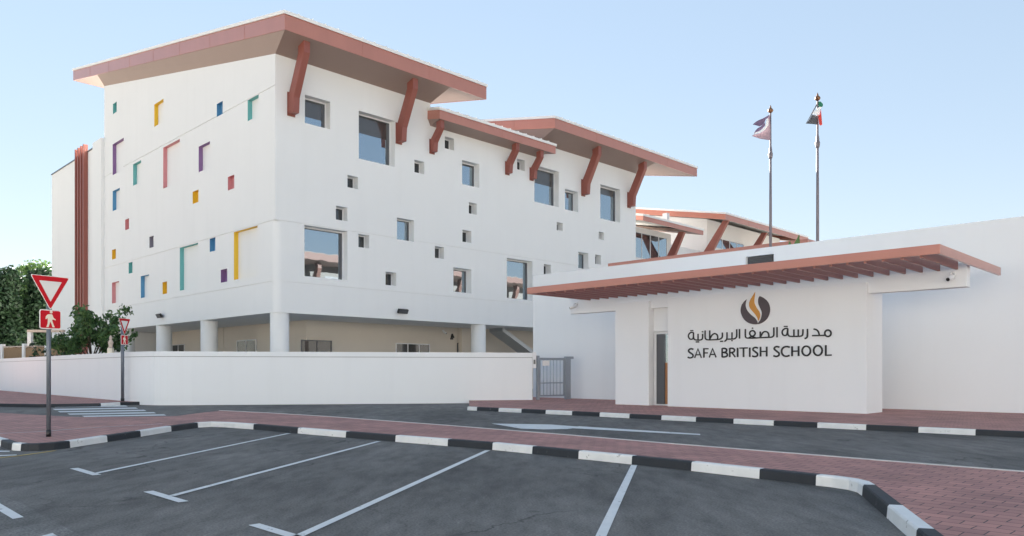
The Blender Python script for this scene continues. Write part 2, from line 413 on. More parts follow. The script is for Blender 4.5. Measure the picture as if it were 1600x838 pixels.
marks = [(1435, 850), (1384, 809), (1347, 775), (1276, 758.5), (1186, 748.5), (1080, 736), (987, 726), (905, 717), (832, 709.5), (770, 703), (702, 697), (618, 690.5), (540, 684), (465, 677.5), (398, 671),
         (308, 668.5), (268, 674.5), (220, 682.5), (168, 690.8), (110, 700), (32, 705), (18, 703.5), ]
bounds = sorted(near_arc(gnd(*m)) for m in marks)
bounds = [bounds[0] - 2.2, bounds[0] - 1.1] + bounds + [bounds[-1] + 1.0 * i for i in range(1, 26)]
sweep_kerb('island_kerb', kline, bounds, False, .16, -1)

far_px = [(0, 645), (120, 651.5), (215, 651), (276, 650), (310, 645.5), (346, 641.3), (420, 645), (520, 651), (700, 664.4), (880, 678.5), (1053, 693), (1250, 708.5), (1452, 724.7), (1599, 736)]
far = [gnd(px, py, KH) for px, py in far_px]
fr_end = far[-1] - DL * 13
fl_end = far[0] + DL * 20
def inset(line, d, side):
    out = []
    for i, p in enumerate(line):
        t = (line[min(i + 1, len(line) - 1)] - line[max(i - 1, 0)]).normalized()
        out.append(p + Vector((-t.y, t.x, 0)) * side * d)
    return out
bm = bm_new()
top = [Vector((p.x, p.y, KH - .006)) for p in inset(kline, .12, -1)]
poly = top + [Vector((p.x, p.y, KH - .006)) for p in [fl_end] + far + [fr_end]]
f = face(bm, poly)
bmesh.ops.triangulate(bm, faces=[f])
rim = [fl_end] + far + [fr_end]
for a, b in zip(rim, rim[1:]):
    face(bm, [Vector((a.x, a.y, -.02)), Vector((b.x, b.y, -.02)), Vector((b.x, b.y, KH - .006)), Vector((a.x, a.y, KH - .006))])
o = struct(link('island_paving', bm, 'pavers'))
bm = bm_new()                                   # flush pale edging along the road side of the island
edge = far[5:] + [fr_end]
e2 = inset(edge, .10, -1)
for i in range(len(edge) - 1):
    a, b, c, d = edge[i], edge[i + 1], e2[i + 1], e2[i]
    hexa(bm, [Vector((q.x, q.y, -.02)) for q in (a, b, c, d)] + [Vector((q.x, q.y, KH + .004)) for q in (a, b, c, d)])
struct(link('edging', bm, 'kerb_plain'))
bm = bm_new()
ln = [gnd(-40, 679.5, KH), gnd(60, 675, KH), gnd(140, 669, KH), gnd(255, 662.5, KH)]
l2 = inset(ln, .09, 1)
for i in range(len(ln) - 1): face(bm, [ln[i] + UP * .001, ln[i + 1] + UP * .001, l2[i + 1] + UP * .001, l2[i] + UP * .001])
struct(link('paving_inlay', bm, 'kerb_plain'))

# --- pavement in front of the gatehouse
C_WALL = 31.13; C_PANEL = 26.94
C_KERB = 21.7
kl = gnd(730, 641.0); kr_l = -9.0
l_left = kl.dot(DL)
gk = [kl, G(C_KERB, l_left - 6, 0), gnd(1200, 663.8), gnd(1600, 684.0), gnd(1600, 684.0) - DL * 13]
gk = [gnd(730, 641.2), gnd(893, 649.0), gnd(1087, 659.3), gnd(1277, 668.7), gnd(1435, 676.3), gnd(1600, 684.3)]
gk.append(gk[-1] + (gk[-1] - gk[-3]).normalized() * 13)
cumg = [0]
for a, b in zip(gk, gk[1:]): cumg.append(cumg[-1] + (b - a).length)
gb = [arc_at(gk, x) for x in (745, 779, 814.5, 852.4, 893.5, 936.8, 983.2, 1033.3, 1087, 1146, 1208.6, 1277, 1353, 1435.3, 1524)]
gb += [gb[-1] + 1.1 * i for i in range(1, 14)]
sweep_kerb('entrance_kerb', gk, gb, True, .16, 1)
bm = bm_new()
inn = [Vector((p.x, p.y, KH - .005)) for p in inset(gk, .12, 1)]
a0 = gnd(730, 627.3, KH - .005); a1 = gnd(838, 622, KH - .005)
poly = inn + [G(C_WALL + .3, -14, KH - .005), G(C_WALL + .3, 31.5, KH - .005), G(39.5, 31.5, KH - .005), a0 + Vector((0, 1.5, 0))]
f = face(bm, poly); bmesh.ops.triangulate(bm, faces=[f])
struct(link('entrance_paving', bm, 'pavers'))

# --- far pavement along the boundary wall
W0, W1, W2 = gnd(0, 610, .15), gnd(190, 626, .15), gnd(832, 625, .15)
fk = [gnd(-30, 634.5), gnd(0, 636), gnd(60, 637), gnd(155, 635.6), gnd(188, 633.6), gnd(222, 632.6), gnd(255, 631.6)]
fk = [fk[0] + DL * 18] + fk
fb = [arc_at(fk, x) for x in (158, 188, 222)]
fb = [arc_at(fk, 0) * .0 + b for b in fb]
sweep_kerb('far_kerb', fk, fb, False, .14, 1)
bm = bm_new()
inn = [Vector((p.x, p.y, KH - .005)) for p in inset(fk, .10, 1)]
poly = inn + [gnd(262, 626, KH - .005), gnd(190, 624.5, KH - .005), W0 + DR * .5, W0 + DL * 14 + DR * .5]
poly = [Vector((p.x, p.y, KH - .005)) for p in poly]
f = face(bm, poly); bmesh.ops.triangulate(bm, faces=[f])
struct(link('far_paving', bm, 'pavers'))

# --- road markings
ZM = .008
bm = bm_new()
def strip(a, b, wd):
    t = (b - a).normalized(); n = Vector((-t.y, t.x, 0)) * wd / 2
    face(bm, [a + n + UP * ZM, a - n + UP * ZM, b - n + UP * ZM, b + n + UP * ZM])
def mark(pxs, z=ZM): face(bm, [gnd(x, y, z) for x, y in pxs])
for a, b in (((149, 740.5), (452, 677.6)), ((268, 775.8), (592, 690.2)), ((455, 844), (762, 704.5)), ((991, 727.5), (930, 858))):
    p, q = gnd(*a), gnd(*b); strip(p, q, .105)
for c in ((133, 737.6), (258, 776.5), (440, 833.5)):
    p = gnd(*c); strip(p - DL * .58 , p + DL * .58, .125)
mark([(-25, 772), (-25, 784), (20, 811), (37, 808)])
mark([(55, 840), (82, 833), (110, 850), (80, 858)])
mark([(767.7, 662), (814, 669.9), (850, 671.2), (886, 670.6), (912, 667.3), (860, 663.5), (838, 663), ])
mark([(905, 666.2), (884, 668.8), (1094, 680), (1094, 678.2)], ZM + .002)
for x0, x1, y0, y1 in ((82, 196, 635.8, 634.6), (82, 212, 640.0, 637.8), (90, 225, 643.6, 641.4), (105, 240, 647.3, 645.0), (128, 256, 650.8, 648.5)):
    mark([(x0, y0 - .9), (x0 + 4, y0 + .9), (x1 + 4, y1 + .9), (x1, y1 - .9)])
mark([(-10, 704), (-10, 706.5), (15, 706), (15, 704.6)])
mark([(-10, 711.5), (-10, 713.4), (26, 711.6), (26, 710.4)])
struct(link('road_markings', bm, 'line_white', recalc=False))
bm = bm_new()
yl = [gnd(-30, 719.5), gnd(28, 713), gnd(60, 708.6), gnd(86, 704.8)]
for a, b in zip(yl, yl[1:]): strip(a, b, .09)
struct(link('yellow_edge_line', bm, 'line_yellow', recalc=False))

# ------------------------------------------------------------------ the school building
school = thing('school_building', 'tall white school block with terracotta eaves, bracket struts and coloured window recesses', 'building', tuple(C0))
SL = .195
ZS = 5.16; ZG2 = 7.04; ZG1 = 10.74; ZG3 = 18.88
LW, RW = 31.0, 37.0
TOP = ((0, 12, 20.77), (12, 23.3, 19.15), (23.3, RW, 20.35))
front_px = [  # x0, x1, top y at x0, bottom y at x1, kind
    (476.4, 516, 147.9, 202.5), (560.6, 616.8, 173, 261), (542.9, 559.6, 273.4, 296), (524.8, 543.1, 321.5, 346.1), (560, 577, 365.4, 388.5),
    (647.6, 663, 249.6, 272.7), (695, 709.5, 213, 235.6), (722, 749, 250, 294), (732.6, 745, 316, 336), (620.3, 647, 340, 378),
    (722.6, 736.6, 359, 380), (679.5, 694, 384.5, 405), (475.7, 543, 351.6, 438.6), (602.5, 619.3, 424.6, 447), (708.5, 736.6, 418, 459),
    (792, 832, 403, 470), (808, 820, 247.7, 267.8), (835, 873, 258, 324), (882.8, 903.3, 295, 332), (938, 969, 288, 348.5),
    (870, 879.5, 347, 361.8), (935.6, 944, 362, 375.7), (930, 939, 397.7, 414), (903.6, 919.4, 393.5, 421.5), (849.7, 860.7, 412.8, 436)]
side_px = [  # x0, x1, top y at x0, bottom y at x0, colour, deep
    (176.5, 182.3, 163, 178.7, 'teal'), (241, 255.5, 163.7, 198.5, 'yellow'), (338.7, 348, 163, 183, 'blue'), (387, 404, 157, 189.5, 'teal'),
    (176, 193.3, 226, 274, 'purple'), (208, 220.4, 257, 290.5, 'teal'), (255, 281, 231, 295, 'pink'), (310.4, 328, 229.5, 269.5, 'purple'),
    (176, 187, 299, 330.3, 'blue'), (195.6, 201.6, 343.6, 360, 'pink'), (301, 310, 300, 319, 'yellow'), (356, 366, 277, 298, 'pink'),
    (233.4, 240, 370.5, 388, 'grey'), (175, 181, 391, 406, 'yellow'), (281, 309.4, 387.5, 454.4, 'teal'), (327.7, 336.4, 373.5, 394, 'blue'),
    (365.5, 402.4, 363, 437.6, 'yellow'), (201, 207, 411, 428, 'teal'), (175, 186, 442, 474.5, 'pink'), (220, 233, 432, 466, 'blue'),
    (254, 261, 441.4, 460, 'yellow'), (345, 355, 422, 442, 'purple')]
holes = []      # u0,u1,z0,z1,depth,colour
for x0, x1, yt, yb in front_px:
    t0, zt = on_front(x0, yt); t1, zb = on_front(x1, yb)
    holes.append((t0, t1, zb, zt, .55, None))
for x0, x1, yt, yb, colr in side_px:
    s1, zt = on_side(x0, yt); _, zb = on_side(x0, yb); s0, _ = on_side(x1, yt)
    holes.append((-s1, -s0, zb, zt, .30, colr))
RC = .45
def wallpt(u, z, d=0.0):                        # facade coordinates to world; d is depth into the wall
    if z <= ZG1 + .001 and abs(u) < RC:
        ph = (u + RC) / (2 * RC) * math.pi / 2; r = RC - d
        return B(RC - r * math.cos(ph), RC - r * math.sin(ph), z)
    if u <= 0: return B(d, -u if not (u == 0) else d, z)
    return B(u, d, z)
us = sorted(set([-LW, RW, 0.0, 12.0, 23.3] + [RC * k / 14 for k in range(-14, 15)] + [h[0] for h in holes] + [h[1] for h in holes]))
zs = sorted(set([ZS, 19.15, 20.35, 20.77, 27.2] + [h[2] for h in holes] + [h[3] for h in holes]
               + [ZG2 - .03, ZG2 + .03, ZG1 - .03, ZG1 + .03, ZG3 - .025, ZG3 + .025]))
def lim(v, out, eps=.004):
    o = [v[0]]
    for q in v[1:]:
        if q - o[-1] > 1e-5: o.append(q)
    return o
us = lim(us, 0); zs = lim(zs, 0)
bm = bm_new()
for i in range(len(us) - 1):
    ua, ub = us[i], us[i + 1]; um = (ua + ub) / 2
    for j in range(len(zs) - 1):
        za, zb = zs[j], zs[j + 1]; zm = (za + zb) / 2
        if um > 0:
            tp = [z for a, b, z in TOP if a <= um <= b][0]
            if zm > tp: continue
            ta = tb = 99
        else:
            ta, tb = 20.77 - .2 * ua, 20.77 - .2 * ub
            if za >= max(ta, tb) - 1e-6: continue
        if any(h[0] - 1e-4 < um < h[1] + 1e-4 and h[2] - 1e-4 < zm < h[3] + 1e-4 for h in holes): continue
        groove = abs(zm - ZG2) < .03 or abs(zm - ZG1) < .03 or (abs(zm - ZG3) < .025 and um < 0)
        if groove:
            face(bm, [wallpt(ua, za, .05), wallpt(ub, za, .05), wallpt(ub, zb, .05), wallpt(ua, zb, .05)])
            face(bm, [wallpt(ua, za), wallpt(ub, za), wallpt(ub, za, .05), wallpt(ua, za, .05)])
            face(bm, [wallpt(ua, zb), wallpt(ub, zb), wallpt(ub, zb, .05), wallpt(ua, zb, .05)])
            continue
        sub = 1 if um > 0 else 1
        pts = [(ua, za), (ub, za), (ub, min(zb, tb)), (ua, min(zb, ta))] if um <= 0 else [(ua, za), (ub, za), (ub, zb), (ua, zb)]
        if um <= 0 and (zb > ta or zb > tb):
            # clip the cell by the sloping wall head
            poly = [(ua, za), (ub, za), (ub, zb), (ua, zb)]; res = []
            g = lambda p: 20.77 - .2 * p[0] - p[1]
            for k in range(4):
                p, q = poly[k], poly[(k + 1) % 4]
                if g(p) >= 0: res.append(p)
                if g(p) * g(q) < 0:
                    kk = g(p) / (g(p) - g(q)); res.append((p[0] + (q[0] - p[0]) * kk, p[1] + (q[1] - p[1]) * kk))
            pts = res
        if len(pts) < 3: continue
        vv = [wallpt(*p) for p in pts]
        keep = [vv[0]]
        for q in vv[1:]:
            if (q - keep[-1]).length > 1e-5: keep.append(q)
        if (keep[-1] - keep[0]).length < 1e-5: keep.pop()
        if len(keep) >= 3: face(bm, keep)
for u0, u1, z0, z1, d, colr in holes:           # plain reveals of the front windows belong to the wall
    if colr: continue
    for a, b in (((u0, z0), (u1, z0)), ((u1, z0), (u1, z1)), ((u1, z1), (u0, z1)), ((u0, z1), (u0, z0))):
        face(bm, [wallpt(*a), wallpt(*b), wallpt(*b, d + .08), wallpt(*a, d + .08)])
# soffit of the overhanging storeys, rear and end walls, steps between the blocks
face(bm, [B(RC, RC, ZS), B(RW, RC, ZS), B(RW, LW, ZS), B(RC, LW, ZS)])
face(bm, [B(0, RC, ZS), B(RC, RC, ZS), B(RC, LW, ZS), B(0, LW, ZS)])
face(bm, [B(RC, 0, ZS), B(RW, 0, ZS), B(RW, RC, ZS), B(RC, RC, ZS)])
face(bm, [wallpt(RC * k / 14, ZS) for k in range(-14, 15)] + [B(RC, RC, ZS)])
for a, b, z in TOP:
    face(bm, [B(a, LW, ZS), B(b, LW, ZS), B(b, LW, z + .2 * LW), B(a, LW, z + .2 * LW)])
face(bm, [B(RW, 0, 0), B(RW, LW, 0), B(RW, LW, 20.35 + .2 * LW), B(RW, 0, 20.35)])
face(bm, [B(12, 0, 19.15), B(12, LW, 19.15 + .2 * LW), B(12, LW, 20.77 + .2 * LW), B(12, 0, 20.77)])
face(bm, [B(23.3, 0, 19.15), B(23.3, LW, 19.15 + .2 * LW), B(23.3, LW, 20.35 + .2 * LW), B(23.3, 0, 20.35)])
link('wall', bm, 'white', school, merge=.0005, recalc=False)

# windows of the long front
nbig = 0
for u0, u1, z0, z1, d, colr in holes:
    if colr: continue
    wd, ht = u1 - u0, z1 - z0
    fr = bm_new(); b_ = .07 if ht < 1.6 else .09
    def fb(a0, a1, c0, c1, d0=d - .05, d1=d + .04): bbox(fr, a0, a1, d0, d1, c0, c1)
    e = .002
    fb(u0 + e, u0 + b_, z0 + e, z1 - e); fb(u1 - b_, u1 - e, z0 + e, z1 - e)
    fb(u0 + b_, u1 - b_, z0 + e, z0 + b_); fb(u0 + b_, u1 - b_, z1 - b_, z1 - e)
    fo = link('window', fr, 'white_alu', school)
    pn = bm_new()
    face(pn, [B(u0, d, z0), B(u1, d, z0), B(u1, d, z1), B(u0, d, z1)])
    link('pane', pn, 'glass' if wd > 1.0 else 'glass_low', fo)
    if z1 > 15.5 and wd > 1.0:                   # dark panels stand in for the roof's reflection in the upper glass
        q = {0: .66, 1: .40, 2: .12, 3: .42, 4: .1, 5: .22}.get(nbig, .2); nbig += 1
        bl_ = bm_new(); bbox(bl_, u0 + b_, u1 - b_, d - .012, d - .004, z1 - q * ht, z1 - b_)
        link('roof_reflection', bl_, 'roof_reflection', fo)
    g = bm_new(); k = b_ + .05
    if wd > 1.0:
        bbox(g, u1 - b_ - (.22 if wd > 1.8 else .14), u1 - b_, d - .03, d + .02, z0 + b_, z1 - b_); bbox(g, u0 + b_, u1 - b_, d - .028, d + .02, z1 - k, z1 - b_)
        link('sash', g, 'grey_alu', fo)
    else: g.free()
# coloured recesses of the side front
for u0, u1, z0, z1, d, colr in holes:
    if not colr: continue
    s0, s1 = -u1, -u0
    bm = bm_new()
    for a, b, c, e in (((s0, z0), (s1, z0), 0, 0), ((s1, z0), (s1, z1), 0, 0), ((s1, z1), (s0, z1), 0, 0), ((s0, z1), (s0, z0), 0, 0)):
        face(bm, [B(0, a[0], a[1]), B(0, b[0], b[1]), B(d, b[0], b[1]), B(d, a[0], a[1])])
    small = (s1 - s0) < 1.35
    face(bm, [B(d, s0, z0), B(d, s1, z0), B(d, s1, z1), B(d, s0, z1)], 0 if small else 1)
    link('recess', bm, ['r_' + colr, 'white'], school, merge=.0005)

# round columns under the overhang
for px_, s_, t_ in ((None, .62, .62), (None, 10.7, .62), (None, 18.9, .62), (None, 27, .62), (None, .62, 17.25), (None, .62, 32)):
    bm = bm_new(); tube(bm, [B(t_, s_, 0), B(t_, s_, ZS - .002)], .57, 28, cap=False)
    link('column', bm, 'white', school)
# ground floor set back under the overhang
SB = 5.0
bm = bm_new()
face(bm, [B(SB, SB, 0), B(RW, SB, 0), B(RW, SB, ZS), B(SB, SB, ZS)])
face(bm, [B(SB, SB, 0), B(SB, LW, 0), B(SB, LW, ZS), B(SB, SB, ZS)])
bbox(bm, 19.0, RW - .01, SB - .5, SB - .01, 0, ZS - .003)
link('ground_floor_wall', bm, 'beige', school)
def low_window(x0, x1, y0, y1, side, bars, white=True):
    if side == 'f': f_ = on_front; pl = SB - .012
    else: f_ = on_side; pl = SB - .012
    a, zt = f_(x0, y0, pl); b, zb = f_(x1, y1, pl)
    if side == 's': a, b = b, a
    zb = zt - 1.7
    P = (lambda u, d, z: B(u, pl - d, z)) if side == 'f' else (lambda u, d, z: B(pl - d, u, z))
    ux = DR if side == 'f' else DL; nx = -DL if side == 'f' else -DR
    fr = bm_new()
    k = .07
    for q in [a] + [a + (b - a) * i / bars for i in range(1, bars)] + [b - k]:
        box(fr, P(q, 0, zb), ux * k, nx * .07, UP * (zt - zb))
    box(fr, P(a + k, 0, zt - k), ux * (b - a - 2 * k), nx * .068, UP * k); box(fr, P(a + k, 0, zb), ux * (b - a - 2 * k), nx * .068, UP * k)
    fo = link('window', fr, 'white_alu' if white else 'grey_alu', school)
    pn = bm_new(); face(pn, [P(a, .03, zb), P(b, .03, zb), P(b, .03, zt), P(a, .03, zt)])
    link('pane', pn, 'glass_low', fo)
low_window(470, 518, 531, 552, 'f', 2, False)
low_window(618, 671, 536, 552, 'f', 3)
low_window(371, 401, 532, 552, 's', 2)
low_window(270, 289, 539, 552, 's', 2)
low_window(196, 231, 541, 552, 's', 3, False)
low_window(714, 744, 536, 552, 'f', 2, False)
a, zt = on_side(327, 509, SB); b, _ = on_side(350, 509, SB)
bm = bm_new(); box(bm, B(SB - .05, b, .05), DL * (a - b), DR * .05, UP * (zt - .05)); d_ = link('door', bm, 'beige', school)
bm = bm_new(); box(bm, B(SB - .10, b + .3, 2.1), DL * .06, DR * .05, UP * .6); link('handle', bm, 'grey_alu', d_)
bm = bm_new()                                   # outside stair under the right hand end
a0 = on_front(775, 512, 3.0); a1 = on_front(842, 562, 3.0)
prism(bm, [B(a0[0], 2.2, a0[1]), B(a1[0], 2.2, a1[1]), B(a1[0], 2.2, a1[1] - .35), B(a0[0], 2.2, a0[1] - .35)], DL * 1.6)
link('stair', bm, 'steel', school)

# roofs
def roof(t0, t1, b, zf, s_end, fh, inner, parent, zin=None, name='roof', seams=True, lip=.07):
    """pitched roof rising away from the street; inner=(t0,t1,s1,zwall) is the wall head the flared soffit meets"""
    zb = lambda s: zf + SL * (s + b)
    bm = bm_new()
    a = [B(t0 - lip, -b - lip, zb(-b - lip) + fh), B(t1 + lip, -b - lip, zb(-b - lip) + fh), B(t1 + lip, s_end + lip, zb(s_end + lip) + fh), B(t0 - lip, s_end + lip, zb(s_end + lip) + fh)]
    hexa(bm, a + [p + UP * .20 for p in a])
    if seams:
        n = int((t1 - t0) / .85)
        for k in range(1, n):
            tt = t0 + (t1 - t0) * k / n
            box(bm, B(tt - .03, -b - lip, zb(-b - lip) + fh + .20), DR * .06, DL * (s_end + b) + UP * SL * (s_end + b), UP * .07)
    r = link(name, bm, 'roof', parent)
    bm = bm_new()
    th = .08
    fa = [(t0, -b), (t1, -b), (t1, s_end), (t0, s_end)]
    for k in range(4):
        p, q = fa[k], fa[(k + 1) % 4]
        ctr = ((t0 + t1) / 2, (s_end - b) / 2)
        pi = (p[0] + math.copysign(th, ctr[0] - p[0]), p[1] + math.copysign(th, ctr[1] - p[1]))
        qi = (q[0] + math.copysign(th, ctr[0] - q[0]), q[1] + math.copysign(th, ctr[1] - q[1]))
        lo = [B(*p, zb(p[1])), B(*q, zb(q[1])), B(*qi, zb(qi[1])), B(*pi, zb(pi[1]))]
        hexa(bm, lo + [v + UP * (fh - .004) for v in lo])
    # sheet joints in the fascia: narrow cover strips
    n = max(2, int((t1 - t0) / 4.5))
    for k in range(1, n):
        tt = t0 + (t1 - t0) * k / n
        box(bm, B(tt, -b - .012, zb(-b)), DR * .05, DL * .012, UP * (fh - .01))
    n = max(2, int((s_end + b) / 4.5))
    for k in range(1, n):
        ss = -b + (s_end + b) * k / n
        box(bm, B(t0 - .012, ss, zb(ss)), DR * .012, DL * .05, UP * (fh - .01))
    link('fascia', bm, 'copper', r)
    bm = bm_new()
    it0, it1, is1, zw = inner
    zi = lambda s: zw + .2 * s
    e_ = .03
    zo = lambda s_: zb(s_) + .02
    T0, T1, S0, S1 = t0 + e_, t1 - e_, -b + e_, s_end - e_
    face(bm, [B(it0, 0, zi(0)), B(it1, 0, zi(0)), B(it1, S0, zo(S0)), B(T0, S0, zo(S0))])           # flare over the front
    face(bm, [B(it0, 0, zi(0)), B(T0, S0, zo(S0)), B(T0, is1, zo(is1)), B(it0, is1, zi(is1))])      # flare over the gable
    face(bm, [B(it1, S0, zo(S0)), B(T1, S0, zo(S0)), B(T1, S1, zo(S1)), B(it1, S1, zo(S1))])        # level boards past the walls
    face(bm, [B(T0, is1, zo(is1)), B(it1, is1, zo(is1)), B(it1, S1, zo(S1)), B(T0, S1, zo(S1))])
    face(bm, [B(it1, S0, zo(S0)), B(it1, 0, zo(0)), B(it1, 0, zi(0))]); face(bm, [B(it1, 0, zi(0)), B(it1, is1, zi(is1)), B(it1, is1, zo(is1)), B(it1, 0, zo(0))])
    face(bm, [B(T0, is1, zo(is1)), B(it0, is1, zo(is1)), B(it0, is1, zi(is1))]); face(bm, [B(it0, is1, zi(is1)), B(it1, is1, zi(is1)), B(it1, is1, zo(is1)), B(it0, is1, zo(is1))])
    link('soffit', bm, 'soffit', r, recalc=False)
    return r
roof(-.6, 15.4, 2.25, 21.33, 37.9, .92, (0, 12, LW, 20.77), school)
roof(11.75, 24.0, 1.35, 19.30, 28, .62, (12, 23.3, 26, 19.15), school)
roof(22.9, 44.2, 2.25, 20.95, 34, .80, (23.3, RW, LW, 20.35), school)

def strut(t, zf, zt, o1, parent, wd=.42, k=1.0, s_off=0.0):
    """bracket: foot plate on the wall, raking arm, short upright under the eave"""
    P = lambda o, z: B(t - wd / 2, -o + s_off, z)
    h = zt - zf
    bm = bm_new()
    prism(bm, [P(0.0, zf), P(.62 * k, zf - .0), P(.70 * k, zf + .9 * k), P(o1 + .34 * k, zt - .95 * k), P(o1 + .34 * k, zt), P(o1 - .34 * k, zt), P(o1 - .34 * k, zt - .85 * k), P(.12 * k, zf + 1.25 * k), P(0.0, zf + 1.25 * k)], DR * wd)
    st = link('strut', bm, 'copper_dark', parent, bevel=.02)
    bm = bm_new(); box(bm, B(t - wd / 2 - .05, s_off - .05, zf - .1), DR * (wd + .1), DL * .047, UP * 1.45 * k)
    link('base_plate', bm, 'copper_dark', st)
for px_, py_ in ((462, 181.7), (625, 224)):
    t_, z_ = on_front(px_, py_); strut(t_ - (.32 if t_ < 5 else .12), z_, 21.55, 1.55, school)
for px_, py_ in ((675.5, 239), (793, 272), (831, 281)):
    t_, z_ = on_front(px_, py_); strut(t_ - .05, z_, 19.45, .95, school, .36, .72)
for px_, py_ in ((912, 305), (983.5, 325)):
    t_, z_ = on_front(px_, py_); strut(t_ - .1, 17.0, 21.15, 1.55, school)

# lower block at the far left with its four red fins
bm = bm_new()
bbox(bm, .05, 20, 33.4, 47.6, 0, 22.05)
bbox(bm, -.25, 20, 31.005, 33.4, 0, 22.35)
link('rear_block', bm, 'white', school)
bm = bm_new(); bbox(bm, -.02, .25, 33.45, 47.7, 22.052, 22.16); bbox(bm, .25, 20.1, 47.4, 47.7, 22.052, 22.16); link('parapet_cap', bm, 'grey_alu', school)
for k in range(4):
    bm = bm_new(); s_ = 35.75 + k * .82
    bbox(bm, -.34, .048, s_, s_ + .20, 3.2, 22.75); link('fin', bm, 'copper_dark', school)

# ------------------------------------------------------------------ the further wing
wing = thing('school_wing', 'lower white school wing with two terracotta roofs rising behind the gatehouse', 'building', tuple(B(55, 3, 0)))
bm = bm_new()
bbox(bm, 37.6, 47.6, 3.0, 20, 0, 16.3)
prism(bm, [B(55.9, 3.5, 0), B(55.9, 24, 0), B(55.9, 24, 19.2 + .195 * 20.5), B(55.9, 3.5, 19.2)], DR * 18.5)
bbox(bm, 47.6, 55.9, 4.4, 20, 0, 15.6)
link('wall', bm, 'white', wing)
roof(38.2, 49.2, 0.0, 16.05, 19, .45, (38.4, 47.6, 18, 16.05 + .3), wing)
roof(53.8, 75.2, 0.0, 18.35, 26, .62, (54.2, 74.6, 24, 18.35 + .1), wing)
def wing_window(x0, x1, yt, yb, s, n):
    a, zt = on_front(x0, yt, s); b, zb = on_front(x1, yb, s)
    fr = bm_new(); k = .09
    for i in range(n + 1):
        q = a + (b - a - k) * i / n
        bbox(fr, q, q + k, s - .06, s - .004, zb, zt)
    bbox(fr, a + k, b - k, s - .058, s - .004, zt - k, zt); bbox(fr, a + k, b - k, s - .058, s - .004, zb, zb + k)
    fo = link('window', fr, 'white_alu', wing)
    pn = bm_new(); face(pn, [B(a, s - .03, zb), B(b, s - .03, zb), B(b, s - .03, zt), B(a, s - .03, zt)]); link('pane', pn, 'glass', fo)
wing_window(988, 1041.7, 360.5, 412, 3.0, 4)
wing_window(1116, 1162, 370.5, 398, 3.5, 4)
def wing_strut(xf, yf, xt, yt, s):
    tt, zt = on_front(xt, yt, .6)
    bm = bm_new(); P = lambda o, z: B(tt - .2, o, z)
    prism(bm, [P(s, zt - 4.2), P(s - .55, zt - 4.2), P(.35, zt), P(1.0, zt + .1), P(s, zt - 3.2)], DR * .4)
    link('strut', bm, 'copper_dark', wing, bevel=.02)
wing_strut(1051, 400, 1067, 363.5, 3.0)
wing_strut(1113, 392, 1136, 345.5, 3.5)
wing_strut(1187, 382, 1196, 364.5, 3.5)
bm = bm_new(); t_, z_ = on_front(1042, 343, 6); bbox(bm, t_, t_ + .55, 6, 6.6, z_ - 1.0, z_ + .75); link('vent_pipe', bm, 'white_alu', wing)

# ------------------------------------------------------------------ boundary wall
bw = thing('boundary_wall', 'long low white boundary wall with a flat coping in front of the school', 'wall', (-9, 37, 0))
bend = []
dA = (W1 - W0).normalized(); Wb = gnd(222, 627.5, .15); dB = (W2 - gnd(262, 628.6, .15)).normalized()
path = [W0 + DL * 14, W0, gnd(150, 622.7, .15), gnd(178, 625.3, .15), gnd(200, 626.9, .15), gnd(222, 627.9, .15), gnd(250, 628.6, .15), gnd(300, 628.3, .15), W2]
path = [Vector((q[0], q[1], 0)) for q in catmull([(p.x, p.y) for p in path[1:8]], 4)]
path = [path[0] + DL * 14] + path + [Vector((W2.x, W2.y, 0))]
def wall_sweep(bm, path, y0, y1, z0, z1):
    a = inset(path, y0, 1); b = inset(path, y1, 1)
    ra = [[bm.verts.new(p + UP * z0), bm.verts.new(p + UP * z1), bm.verts.new(q + UP * z1), bm.verts.new(q + UP * z0)] for p, q in zip(a, b)]
    for i in range(len(ra) - 1):
        for j in range(4):
            bm.faces.new((ra[i][j], ra[i + 1][j], ra[i + 1][(j + 1) % 4], ra[i][(j + 1) % 4]))
    bm.faces.new(ra[0]); bm.faces.new(ra[-1])
bm = bm_new(); wall_sweep(bm, path, 0, .25, 0, 2.27)
link('wall', bm, 'white_street', bw, recalc=True)
bm = bm_new(); wall_sweep(bm, path, -.035, .285, 2.29, 2.52)
link('coping', bm, 'white_street', bw)
bm = bm_new(); wall_sweep(bm, path, .02, .23, 2.26, 2.3)
link('joint', bm, 'grey_alu', bw)

bm = bm_new()                                   # pale paving of the school yard behind the walls
yard = [W2 + Vector((0, .3, 0)), W1 + Vector((0, .5, 0)), W0 + Vector((.4, .4, 0)), W0 + DL * 14 + DR * .5, W0 + DL * 20 + DR * 90, Vector((90, 130, 0)), Vector((95, 50, 0)), G(C_WALL + .3, -22, 0), G(C_WALL + .3, 29, 0)]
f = face(bm, [Vector((p.x, p.y, .006)) for p in yard]); bmesh.ops.triangulate(bm, faces=[f])
struct(link('school_yard', bm, 'court'))

# ------------------------------------------------------------------ gatehouse
gate_h = thing('gatehouse', 'low white entrance building with a sign panel and a terracotta slatted canopy', 'building', tuple(G(29, 12, 0)))
ZW = 6.95
lL = on_gate(833, 430, C_WALL)[0]
lv0, zv1 = on_gate(1209, 396.6, C_WALL); lv1, _ = on_gate(1165, 400, C_WALL); _, zv0 = on_gate(1209, 416, C_WALL)
bm = bm_new()
